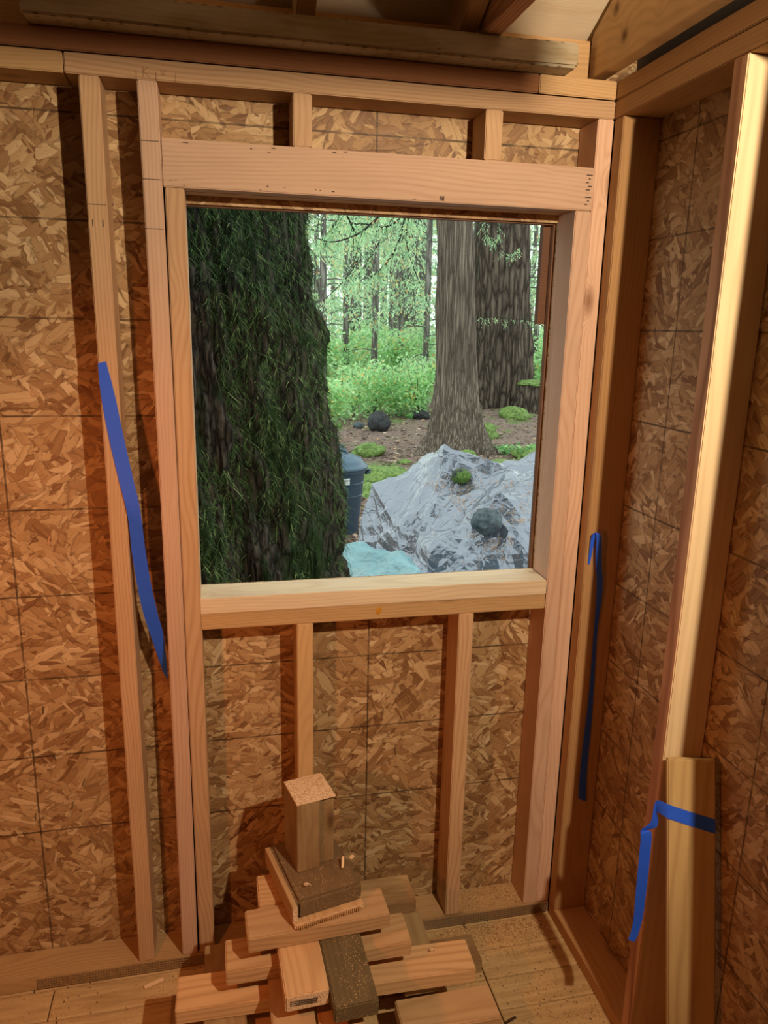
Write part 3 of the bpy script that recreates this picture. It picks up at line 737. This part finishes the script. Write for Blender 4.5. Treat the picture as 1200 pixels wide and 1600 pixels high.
def trunk_mesh(base, top, r0, r1, seg, rows, flare=0, lobes=0, disp=.0, dsc=(6, 6, 1.4), seed=0, ridge=True, flareh=.5, zlo=-.15):
    base = Vector(base); top = Vector(top); V = []; Fc = []
    for j in range(rows+1):
        t = j/rows; c = base.lerp(top, t); h = (top.z-base.z)*t
        r = r0+(r1-r0)*t+flare*math.exp(-max(0, h)/flareh)
        for i in range(seg):
            a = 2*PI*i/seg
            rr = r*(1+(.22*math.exp(-h/flareh)*math.cos(lobes*a+seed) if lobes else 0))
            p = Vector((math.cos(a), math.sin(a), 0))
            q = Vector((p.x*rr*dsc[0], p.y*rr*dsc[1], h*dsc[2]+seed*5))
            nv = fbm(q, 5)
            if ridge: nv = abs(nv)*1.6-.4
            rr += disp*nv
            V.append((c.x+p.x*rr, c.y+p.y*rr, c.z+(zlo if j == 0 else 0)))
    for j in range(rows):
        for i in range(seg):
            a = j*seg+i; b = j*seg+(i+1) % seg
            Fc.append((a, b, b+seg, a+seg))
    Fc.append(tuple(range(rows*seg, (rows+1)*seg)))
    return V, Fc

# ---- big mossy trunk just outside the window
BT = empty('mossy_tree', (-.10, 1.62, GZ)); tag(BT, 'huge dark trunk hung with green moss just outside the window, at the left', 'tree')
def place(v): return [(a-(-.10), b-1.62, c_-GZ) for a, b, c_ in v]
V, Fc = trunk_mesh((-.10, 1.62, GZ), (-.16, 1.66, 3.9), .74, .46, 420, 560, .16, 5, .085, (10, 10, 2.0), 2, True, .9)
bigV = V
tk = link('trunk', mesh_from(place(V), Fc, True), BARK_BIG, BT)
rs = random.Random(21)
pts = []; MV = []; MF = []
seg = 420
for n_ in range(190000):
    j = rs.randrange(80, 440); i = rs.randrange(int(seg*.50), int(seg*1.08)) % seg
    p = Vector(bigV[j*seg+i])
    ang = 2*PI*i/seg
    m_ = fbm(Vector((p.x*2.4+5, p.y*2.4, p.z*1.1)), 5)
    side = max(0, math.cos(ang-(-.45)))
    if m_+.34*side+.12 < rs.gauss(.10, .055): continue
    q = Vector(bigV[j*seg+(i+1) % seg]); up_ = Vector(bigV[(j+1)*seg+i])
    nrm_ = (q-p).cross(up_-p).normalized()
    L_ = rs.uniform(.010, .034)*(1+1.4*(rs.random() < .10)); w_ = rs.uniform(.0007, .0018)
    tg = (q-p).normalized()
    out = nrm_*rs.uniform(.004, .016)
    d = Vector((rs.gauss(0, .65), rs.gauss(0, .65), -1))
    a = p-nrm_*.002; b = p+out+d*L_*.45; c_ = p+out*rs.uniform(.3, 1.4)+d*L_+tg*rs.gauss(0, .006)
    k = len(MV)
    MV += [a-tg*w_, a+tg*w_, b+tg*w_*.8, b-tg*w_*.8, c_]
    MF += [(k, k+1, k+2, k+3), (k+3, k+2, k+4)]
link('moss', mesh_from(place(MV), MF), MOSSM, BT)

# ---- conifers
def tree(name, x, y, r, h, label, cat='tree', barkm=None, foliage=0, fz=(1.5, 6), fr=1.8, group=None, seed=0, lean=(0, 0), flare=None, lobes=0, disp=.02, dsc=(8, 8, 1.5), seg=40, rows=60, leaf=(.07, .16), mat=None, boughs=(), trunkname='trunk'):
    z0 = gh(x, y)-.05
    E_ = empty(name, (x, y, z0)); tag(E_, label, cat, group)
    V, Fc = trunk_mesh((0, 0, 0), (lean[0], lean[1], h), r, r*.75, seg, rows, flare if flare is not None else r*.25, lobes, disp, dsc, seed)
    link(trunkname, mesh_from(V, Fc, True), barkm or BARK_FAR, E_)
    rg = random.Random(seed+77)
    if foliage:
        P = []; Sz = []; Dr = []; BV = []; BF = []
        nb = max(6, foliage//110)
        for b in range(nb):
            z = rg.uniform(*fz); a = rg.uniform(0, 2*PI); L_ = fr*rg.uniform(.5, 1.1)
            o_ = Vector((0, 0, z)); dr = Vector((math.cos(a), math.sin(a), 0))
            path = [o_+dr*L_*t+Vector((0, 0, .25*t-.75*t*t*L_*.55)) for t in (0, .25, .5, .75, 1)]
            BV.append(tube(path, [.018, .014, .010, .007, .003], 4, False))
            for q in range(foliage//nb):
                t = rg.random()**.7; p = o_+dr*L_*t+Vector((0, 0, .25*t-.75*t*t*L_*.55))
                sdv = Vector((-dr.y, dr.x, 0))*rg.gauss(0, .22*L_*.6)
                P.append(p+sdv+Vector((0, 0, -abs(rg.gauss(0, .16))))); Sz.append(rg.uniform(*leaf)); Dr.append(dr*.5+sdv*1.2+Vector((rg.gauss(0, .2), rg.gauss(0, .2), -.5)))
        tag(link('branches', mesh_from(*join(BV), True), barkm or BARK_FAR, E_), kind='stuff')
        link('foliage', mesh_from(*leafcloud(P, Sz, .42, Dr, rng=rg)), mat or NEEDLE, E_)
    for bi, (pth, rad, nf, lf) in enumerate(boughs):
        pth = [Vector(p)-Vector((x, y, z0)) for p in pth]
        n = len(pth)
        def crv(t):
            u = t*(n-1); i = min(int(u), n-2); f = u-i
            p0, p1, p2, p3 = pth[max(i-1, 0)], pth[i], pth[i+1], pth[min(i+2, n-1)]
            return .5*((2*p1)+(p2-p0)*f+(2*p0-5*p1+4*p2-p3)*f*f+(3*p1-p0-3*p2+p3)*f**3)
        sm = [crv(k/24) for k in range(25)]
        V, Fc = tube(sm, [rad*(1-.75*k/24) for k in range(25)], 6)
        tw = [(V, Fc)]; P = []; Sz = []; Dr = []
        for q in range(nf):
            t = rg.uniform(.05, 1); p = crv(t); dv = Vector((rg.gauss(0, .5), rg.gauss(0, .5), -1)).normalized(); L_ = rg.uniform(.08, lf)
            if q % 8 == 0: tw.append(tube([p, p+dv*L_*.5, p+dv*L_+Vector((0, 0, -.02))], [rad*.3, rad*.2, rad*.08], 4, False))
            for s in range(5):
                pp = p+dv*L_*(s+1)/5; P.append(pp+Vector((rg.gauss(0, .018), rg.gauss(0, .018), 0))); Sz.append(rg.uniform(.03, .065)); Dr.append(dv+Vector((rg.gauss(0, .5), rg.gauss(0, .3), 0)))
        bo = link('bough', mesh_from(*join(tw), True), BARK_BIG, E_)
        link('foliage', mesh_from(*leafcloud(P, Sz, .3, Dr, rng=rg)), NEEDLE, bo)
    return E_

cx_, cy_ = 3.90, 9.75
bl = []
for pts_ in (((640, 285), (600, 330), (560, 365), (520, 378), (495, 372)), ((600, 260), (545, 325), (556, 370), (552, 420), (505, 470)), ((640, 300), (622, 380), (590, 425), (555, 440)),
             ((500, 290), (530, 330), (515, 360), (492, 385)), ((655, 300), (636, 350), (640, 400), (668, 470)), ((660, 310), (610, 352), (570, 350), (530, 350)), ((700, 250), (640, 300), (580, 400), (545, 450))):
    bl.append(([at(px, py, y=7.2+.25*len(bl)) for px, py in pts_], .017, 150, .28))
tree('cedar_tree', cx_-.05, cy_, .30, 7, 'straight grey-brown cedar trunk flaring at its base, in the middle of the window view', barkm=BARK_CEDAR, flare=.34, lobes=5, disp=.035, dsc=(16, 16, .5), seg=160, rows=160, seed=3, lean=(-.35, 0), boughs=bl)
fb = [([at(px, py, y=14.2) for px, py in q], .012, 40, .25) for q in (((870, 528), (840, 505), (800, 498), (752, 495)), ((752, 330), (762, 372), (776, 372), (780, 345)), ((745, 345), (790, 395), (812, 385)))]
tree('fir_tree', 6.75, 15.4, .66, 10, 'thick deeply furrowed fir trunk at the right of the window view', barkm=BARK_FIR, flare=.22, lobes=4, disp=.10, dsc=(3.4, 3.4, .42), seg=160, rows=160, seed=5, lean=(-.5, 0), boughs=fb)
far = [(551, 24, .27, 'far trunk with pale blotches and an orange tuft, first right of the mossy trunk'), (575, 26, .20, 'far slim dark trunk just right of the pale blotched one'),
       (611, 21, .10, 'thin dark far trunk midway between the slim one and the cedar'), (619, 23, .10, 'thin far trunk touching the right side of another thin one'),
       (638, 24, .26, 'far grey trunk left of the cedar'), (596, 33, .10, 'faint thin trunk far behind, between the dark ones'), (657, 30, .12, 'faint thin trunk far behind, close beside the cedar')]
for i, (px, y, r, lb) in enumerate(far):
    g = at(px, 560, y=y); tree('forest_tree', g.x, y, r, 10, lb, foliage=900, fz=(4.2, 8.5), fr=2.2, seed=30+i, leaf=(.08, .2), rows=40, seg=24)
# young conifers giving the pale green screen
k = 0
for (px, y, zc, fr_) in ((505, 15, 2.6, 1.3), (540, 18, 3.2, 1.6), (585, 17, 3.4, 1.5), (625, 19, 3.6, 1.6), (665, 16, 3.3, 1.4), (495, 22, 3, 2.0), (560, 27, 3.6, 2.4), (650, 28, 3.8, 2.4),
                         (735, 20, 3.2, 1.6), (740, 26, 4, 2.2), (835, 19, 3.2, 1.7), (850, 23, 3.6, 2.2), (825, 29, 4.2, 2.6), (610, 38, 4.5, 3.4), (520, 38, 4.5, 3.4), (700, 38, 4.5, 3.4), (790, 38, 4.5, 3.4), (870, 38, 4.5, 3.6), (455, 30, 4, 3), (600, 46, 5, 4.5), (750, 46, 5, 4.5), (880, 46, 5, 4.5), (480, 46, 5, 4.5)):
    g = at(px, 560, y=y)
    tree('young_conifer', g.x, y, .05+y*.002, zc*2.0, 'young conifer with pale green drooping foliage, far back in the forest' if y >= 25 else 'young conifer with pale green drooping foliage, in the middle distance',
         foliage=2600, fz=(.9, zc*2.0), fr=fr_, seed=60+k, leaf=(.05*y/18, .13*y/18), rows=12, seg=10, group='far young conifers' if y >= 25 else 'middle distance young conifers'); k += 1
# shrubs and saplings
def shrub(name, x, y, rx, h, n, mat, label, group=None, leaf=(.04, .10), stems=7, seed=0, cat='shrub'):
    z0 = gh(x, y); E_ = empty(name, (x, y, z0)); tag(E_, label, cat, group); rg = random.Random(seed)
    P = []; Sz = []; st_ = []
    for s in range(stems):
        a = rg.uniform(0, 2*PI); L_ = rg.uniform(.4, 1)
        pth = [Vector((math.cos(a)*rx*L_*t*t, math.sin(a)*rx*L_*t*t, h*t*rg.uniform(.8, 1)+(-.03 if t == 0 else 0))) for t in (0, .35, .7, 1)]
        st_.append(tube(pth, [.008*h+.002, .006*h+.002, .004*h+.001, .0015], 4, False))
        for q in range(n//stems):
            t = rg.uniform(.15, 1); i = min(int(t*3), 2); p = pth[i].lerp(pth[i+1], t*3-i)
            P.append(p+Vector((rg.gauss(0, rx*.22), rg.gauss(0, rx*.22), rg.gauss(0, h*.07)))); Sz.append(rg.uniform(*leaf))
    P = [Vector((p.x, p.y, max(p.z, .01))) for p in P]
    tag(link('stems', mesh_from(*join(st_), True), BARK_FAR, E_), kind='stuff')
    link('leaves', mesh_from(*leafcloud(P, Sz, .55, rng=rg)), mat, E_)
k = 0
for (px, y, rx, h) in ((520, 13.8, .7, .9), (552, 14.6, .8, 1.3), (585, 15.5, .9, 1.1), (620, 15, .8, 1.0), (652, 14.5, .7, 1.3), (540, 18, 1.2, 1.8), (590, 19, 1.2, 1.9), (640, 19, 1.2, 1.9), (500, 19, 1.2, 1.8), (560, 23, 1.6, 2.3), (610, 24, 1.6, 2.4), (660, 23, 1.5, 2.3), (740, 22, 1.5, 2.0), (845, 18.5, 1.2, 1.7), (862, 20, 1.2, 2.0), (840, 25, 1.6, 2.4)):
    g = at(px, 640, y=y)
    shrub('understory_shrub', g.x, y, rx, h, 1700, BRIGHT, 'taller bright green shrub in the back of the undergrowth, behind the front row' if y >= 18 else 'low bright green shrub between the mossy trunk and the cedar', 'back row of shrubs' if y >= 18 else 'front row of shrubs', leaf=(.05, .12) if y < 18 else (.07, .17), seed=200+k); k += 1
for (px, py, sz, lb) in ((790, 712, .20, 'small leafy plant at the right foot of the cedar'), (815, 722, .26, 'clump of dark green leaves right of the cedar, by the window jamb'), (825, 742, .22, 'low leafy plant just above the tarp at the right'), (600, 664, .12, 'tiny bright sprig in front of the black boulder'), (640, 655, .16, 'small yellow-green sprig left of the cedar base'), (572, 640, .2, 'small leafy sprig beyond the black boulder')):
    g = at(px, py, z=GZ+.05)
    shrub('ground_plant', g.x, g.y, sz, sz*.8, 130, HERB, lb, leaf=(.04, .09), stems=6, seed=int(px), cat='plant')

# ---- rocks and moss
def rock_mesh(rx, ry, rz, seed, sub=4, amp=.18):
    bm = bmesh.new(); bmesh.ops.create_icosphere(bm, subdivisions=sub, radius=1)
    for v in bm.verts:
        n = v.co.normalized(); q = 1+amp*fbm(n*1.3+Vector((seed, 0, 0)), 4)
        v.co = Vector((n.x*rx*q, n.y*ry*q, n.z*rz*q))
    me = bpy.data.meshes.new('rock'); bm.to_mesh(me); bm.free(); me.polygons.foreach_set('use_smooth', [True]*len(me.polygons)); return me
def rockmat(name, a, b, moss=0):
    T = NT(name); o = T.obj(); n = T.noise(o, 22, 5, .7)
    c = T.ramp(n, [(.35, a), (.65, b)])
    if moss: c = T.mix(T.ramp(T.noise(o, 7, 4, .7), [(.6-moss*.3, 0), (.68-moss*.3, 1)]), c, T.ramp(T.noise(o, 120, 3), [(.3, (.03, .07, .01)), (.7, (.16, .26, .06))]))
    T.bump(n, .7, .012); return T.done(c, .75, .3)
BAS = rockmat('dark_basalt', (.012, .012, .014), (.05, .05, .055)); GREY = rockmat('grey_stone', (.035, .045, .055), (.12, .145, .165))
MROCK = rockmat('mossy_stone', (.02, .025, .02), (.07, .08, .07), .5); MOSS = rockmat('moss_cushion', (.045, .085, .018), (.20, .29, .075), .0)
def rock(name, p, r, mat, label, cat, seed, flat=.75, z=None, **kw):
    o_ = link(name, rock_mesh(r, r*.9, r*flat, seed, **kw), mat)
    o_.matrix_basis = Matrix.Translation(p)@Matrix.Rotation(seed, 4, 'Z'); return tag(o_, label, cat)
g = at(592, 674, z=GZ+.04); rock('boulder', (g.x, g.y, gh(g.x, g.y)+.16), .24, BAS, 'black rounded boulder on the forest floor between the mossy trunk and the cedar', 'rock', 1.3, .85)
g = at(657, 655, z=GZ+.04); rock('boulder', (g.x, g.y, gh(g.x, g.y)+.08), .22, BAS, 'dark boulder half hidden behind the left side of the cedar base', 'rock', 2.3, .6)
for i, (px, py, r, fl_, lb) in enumerate(((577, 703, .26, .55, 'yellow-green moss cushion in front of the black boulder'), (541, 722, .24, .55, 'bright moss hump just right of the mossy trunk, above the bin'), (600, 742, .42, .36, 'broad bright moss patch right of the bin'), (572, 772, .26, .35, 'low moss cushion beside the blue bin'),
        (622, 765, .26, .35, 'moss cushion between the bin and the tarp'), (633, 722, .10, .5, 'tiny moss knob left of the cedar foot'), (760, 680, .24, .9, 'mossy lump against the right foot of the cedar'), (803, 660, .34, .6, 'mossy hump at the foot of the fir'), (790, 742, .5, .3, 'wide moss bed beyond the tarp'), (725, 728, .18, .8, 'small moss tuft between the cedar and the tarp'), (840, 722, .4, .4, 'moss hump at the right edge of the view'))):
    g = at(px, py, z=GZ+.05); rock('moss_mound', (g.x, g.y, gh(g.x, g.y)+r*fl_*.25), r, MOSS, lb, 'moss', 3+i*1.7, fl_, amp=.3)
for i, (px, py, r, lb) in enumerate(((527, 700, .16, 'grey-green stone just right of the mossy trunk'), (560, 668, .12, 'small pale stone left of the black boulder'), (520, 668, .2, 'dark mossy stone beside the big trunk in the distance'))):
    g = at(px, py, z=GZ+.05); rock('stone', (g.x, g.y, gh(g.x, g.y)+.04), r, GREY if i != 2 else MROCK, lb, 'rock', 9+i, .6)
# stump
g = at(840, 655, z=GZ+.1)
sx, sy = g.x+.15, 14.3
E_ = empty('stump', (sx, sy, gh(sx, sy)-.05)); tag(E_, 'old dark stump with a mossy top right of the fir', 'stump')
V, Fc = trunk_mesh((0, 0, 0), (0, 0, .62), .34, .30, 60, 20, .1, 5, .05, (6, 6, 1.2), 8); link('trunk', mesh_from(V, Fc, True), BARK_FIR, E_)
mo_ = link('moss_cap', rock_mesh(.34, .34, .08, 4, amp=.3), MOSS, E_); mo_.location = (0, 0, .64)
# fallen litter
rs = random.Random(99); V = []; Fc = []
for i in range(24000):
    py = 640+rs.random()**1.0*230; px = rs.uniform(500, 870); g = at(px, py, z=GZ)
    if g.y > 24: continue
    x, y = g.x, g.y; z = gh(x, y)+.006
    s = rs.uniform(.012, .055); a = rs.uniform(0, PI); d = Vector((math.cos(a), math.sin(a), rs.uniform(-.25, .25)))*s; e = Vector((-math.sin(a), math.cos(a), rs.uniform(-.4, .4)))*s*rs.choice((.08, .12, .5))
    k = len(V); p = Vector((x, y, z+abs(d.z)*.5)); V += [p-d, p+e, p+d, p-e]; Fc.append((k, k+1, k+2, k+3))
tag(link('leaf_litter', mesh_from(V, Fc), LITTER), 'dead leaves and twigs scattered on the forest floor', 'leaf litter', kind='stuff')

# ---- tarps
def tarpmat(name, c1, c2, rough, metal=0.0):
    T = NT(name); o = T.obj()
    v = T.new('ShaderNodeTexVoronoi', {'Vector': T.vmath('ADD', T.vmath('SCALE', o, 9), T.vmath('SCALE', T.noise(o, 6, 3, col=True), 1.5)), 'Scale': 1}, feature='DISTANCE_TO_EDGE').outputs['Distance']
    n = T.noise(T.mapping(o, (14, 14, 30)), 1, 3, .6, 1.2); n2 = T.noise(o, 55, 3, .6)
    h = T.math('ADD', T.math('MULTIPLY', T.ramp(v, [(0, 1), (.12, 0)]), .8), T.math('ADD', n, T.math('MULTIPLY', n2, .4)))
    T.bump(h, .5, .009)
    T.b.inputs['Coat Weight'].default_value = .3; T.b.inputs['Coat Roughness'].default_value = .2
    T.b.inputs['Metallic'].default_value = metal
    return T.done(T.mix(T.noise(o, 4, 2), c1, c2), rough, .6)
TSILV = tarpmat('silver_tarp', (.17, .18, .23), (.24, .25, .305), .22, .6); TBLUE = tarpmat('light_blue_tarp', (.10, .24, .29), (.16, .32, .37), .42)
def crumple(a, b, h, power, seed, sub, jit, amp, planes=(), lift=()):
    bm = bmesh.new(); bmesh.ops.create_icosphere(bm, subdivisions=sub, radius=1)
    rg = random.Random(seed)
    for v in bm.verts:
        d = (v.co+Vector((rg.gauss(0, jit), rg.gauss(0, jit), rg.gauss(0, jit*.6)))).normalized()
        r = (abs(d.x/a)**power+abs(d.y/b)**power+abs(d.z/h)**power)**(-1/power)
        for n, s_ in planes:
            q = Vector(n).normalized().dot(d)
            if q > 1e-4: r = min(r, s_/q)
        r *= 1+rg.uniform(-amp, amp)+amp*.9*noise.noise(d*3+Vector((seed, 0, 0)))
        v.co = d*r
    bmesh.ops.bisect_plane(bm, geom=bm.verts[:]+bm.edges[:]+bm.faces[:], plane_co=(0, 0, .0), plane_no=(0, 0, -1), clear_outer=True)
    for it in range(3):
        bmesh.ops.subdivide_edges(bm, edges=bm.edges[:], cuts=1, use_grid_fill=True, smooth=0.0)
    for v in bm.verts:
        p = v.co; n = p.normalized()
        v.co = p+n*(.014*noise.noise(p*8)-.075*abs(noise.noise(Vector((p.x*4.2, p.y*4.2, p.z*1.8))+Vector((seed, 2, 0))))-.04*abs(noise.noise(p*9+Vector((3, seed, 0)))))
    me = bpy.data.meshes.new('tarp'); bm.to_mesh(me); bm.free(); return me
tp_ = link('silver_tarp', crumple(.90, .80, 1.17, 4.0, 17, 3, .060, .085, [((-.9, -.3, .35), .84), ((-.55, -.85, .15), .80), ((-.62, -.2, .75), 1.06), ((0, -.55, .9), 1.10)]), TSILV)
tp_.matrix_basis = Matrix.Translation((1.98, 3.05, GZ-.02))
tag(tp_, 'crumpled silver-grey tarp covering a heap outside the window', 'tarp')
bt_ = link('blue_tarp', crumple(.52, .70, .82, 4.5, 5, 3, .05, .022), TBLUE)
bt_.matrix_basis = Matrix.Translation((.80, 2.10, GZ-.02))
tag(bt_, 'light blue tarp low down between the mossy trunk and the silver tarp', 'tarp')
bpy.context.view_layer.update()
from mathutils.bvhtree import BVHTree
bvh = BVHTree.FromPolygons([tp_.matrix_basis@v.co for v in tp_.data.vertices], [tuple(p.vertices) for p in tp_.data.polygons])
def hit(px, py):
    d = (at(px, py, y=3)-CAM).normalized(); h = bvh.ray_cast(CAM, d); return h
for px, py, rp_, mat, lb, sd_ in ((721, 741, 15, MROCK, 'small dark mossy stone weighing down the top of the silver tarp', 1.9), (764, 812, 24, GREY, 'larger grey stone lying on the front of the silver tarp', 4.4)):
    h = hit(px, py+rp_*.5)
    if h[0] is None: continue
    p = h[0]; dist_ = (p-CAM).length; r = rp_/F_PX*dist_*1.0
    o_ = link('stone', rock_mesh(r, r*.8, r*.82, sd_), mat); o_.matrix_basis = Matrix.Translation(p+h[1]*r*.45+Vector((0, 0, r*.25)))
    tag(o_, lb, 'rock')
# dry needles on the tarp
V = []; Fc = []; rs = random.Random(31)
for (cx0, cy0, sx0, sy0, n) in ((690, 757, 14, 8, 60), (740, 752, 10, 12, 40), (724, 790, 10, 14, 70), (720, 765, 8, 14, 30), (785, 800, 12, 5, 25), (775, 853, 14, 9, 50), (800, 757, 18, 5, 35), (820, 790, 5, 12, 25), (740, 835, 20, 4, 20), (810, 815, 12, 4, 25), (700, 840, 40, 30, 25)):
    for i in range(n):
        h = hit(rs.gauss(cx0, sx0), rs.gauss(cy0, sy0))
        if h[0] is None: continue
        p = h[0]+h[1]*.004; t = h[1].cross(Vector((rs.gauss(0, 1), rs.gauss(0, 1), rs.gauss(0, 1)))).normalized(); b_ = h[1].cross(t)
        s = rs.uniform(.010, .032); k = len(V); e = b_*.0013; V += [p-t*s, p+e+h[1]*.003, p+t*s, p-e+h[1]*.003]; Fc.append((k, k+1, k+2, k+3))
nm_ = leafmat('dry_needles', [(0, (.35, .18, .10)), (1, (.66, .42, .28))], 0, .8)
tag(link('dry_needles', mesh_from(V, Fc), nm_), 'dry brown needles strewn over the silver tarp', 'needles', kind='stuff')

# ---- rubbish bin
bx_, by_ = 1.235, 5.35; bz = gh(bx_, by_)-.01
BIN = empty('rubbish_bin', (bx_, by_, bz)); tag(BIN, 'dark blue plastic rubbish bin with a lid, half behind the mossy trunk', 'bin')
BLUEP = simple('blue_plastic', (.025, .05, .085), .42, .5, 0, (60, .1, .001)); LIDP = simple('lid_plastic', (.055, .10, .155), .4, .5, 0, (60, .1, .001))
def lathe(prof, seg=64, cx=0, cy=0):
    V = []; Fc = []; n = len(prof)
    for r, z in prof:
        for i in range(seg): a = 2*PI*i/seg; V.append((cx+r*math.cos(a), cy+r*math.sin(a), z))
    for j in range(n-1):
        for i in range(seg):
            a = j*seg+i; b = j*seg+(i+1) % seg; Fc.append((a, b, b+seg, a+seg))
    Fc.append(tuple(range(seg))[::-1]); Fc.append(tuple(range((n-1)*seg, n*seg)))
    return V, Fc
body = link('body', mesh_from(*lathe([(.19, 0), (.195, .01), (.235, .38), (.241, .385), (.236, .39), (.245, .50), (.251, .505), (.247, .512), (.256, .60), (.268, .605), (.268, .63), (.255, .635)])), BLUEP, BIN)
lid = link('lid', mesh_from(*lathe([(.270, .628), (.282, .632), (.284, .655), (.268, .672), (.250, .680), (.243, .700), (.225, .722), (.17, .745), (.165, .752), (.09, .762), (.085, .768), (.001, .770)]), True), LIDP, BIN)
link('lid_handle', mesh_from(*tube([(-.09, 0, .755), (-.07, 0, .795), (0, 0, .808), (.07, 0, .795), (.09, 0, .755)], [.014]*5, 8), True), LIDP, BIN)
hv = [(.255, -.04, .58), (.300, -.04, .585), (.305, -.03, .60), (.305, .03, .60), (.300, .04, .585), (.255, .04, .58)]
link('side_handle', mesh_from(*tube(hv, [.013]*6, 8), True), BLUEP, BIN)
# white sticker with the number 45, wrapped on the curved body facing the window
ca = math.atan2(CAM.y-by_, CAM.x-bx_)+.22
V = []; Fc = []
rows_ = [(.505, .545, .2475), (.555, .572, .2545)]
for (z0, z1, rr0) in rows_:
    for s in range(7):
        a = ca-.24+.48*s/6; o0 = len(V)
        for z in (z0, z1):
            r = .2445+(z-.512)*.115+.0045; V.append((r*math.cos(a), r*math.sin(a), z))
for q in range(2):
    for s in range(6): a = q*14+2*s; Fc.append((a, a+2, a+3, a+1))
stk = link('sticker', mesh_from(V, Fc), simple('white_sticker', (.75, .78, .78), .5), BIN); stk['label'] = 'white sticker reading 45'
so = stk.modifiers.new('s', 'SOLIDIFY'); so.thickness = .001; so.offset = 0
tc = bpy.data.curves.new('num', 'FONT'); tc.body = '45'; tc.size = .042; tc.extrude = .0006; tc.align_x = 'CENTER'; tc.align_y = 'CENTER'
to = bpy.data.objects.new('num', tc); COL.objects.link(to); bpy.context.view_layer.update()
me = bpy.data.meshes.new_from_object(to); COL.objects.unlink(to); bpy.data.objects.remove(to)
r = .2535
pos = Vector((r*math.cos(ca), r*math.sin(ca), .525)); nz = Vector((math.cos(ca), math.sin(ca), 0)); nx = Vector((-math.sin(ca), math.cos(ca), 0))
num = link('number', me, DARKMARK, stk); num.matrix_basis = Matrix.Translation(pos)@Matrix((nx, Vector((0, 0, 1)), nz)).transposed().to_4x4()
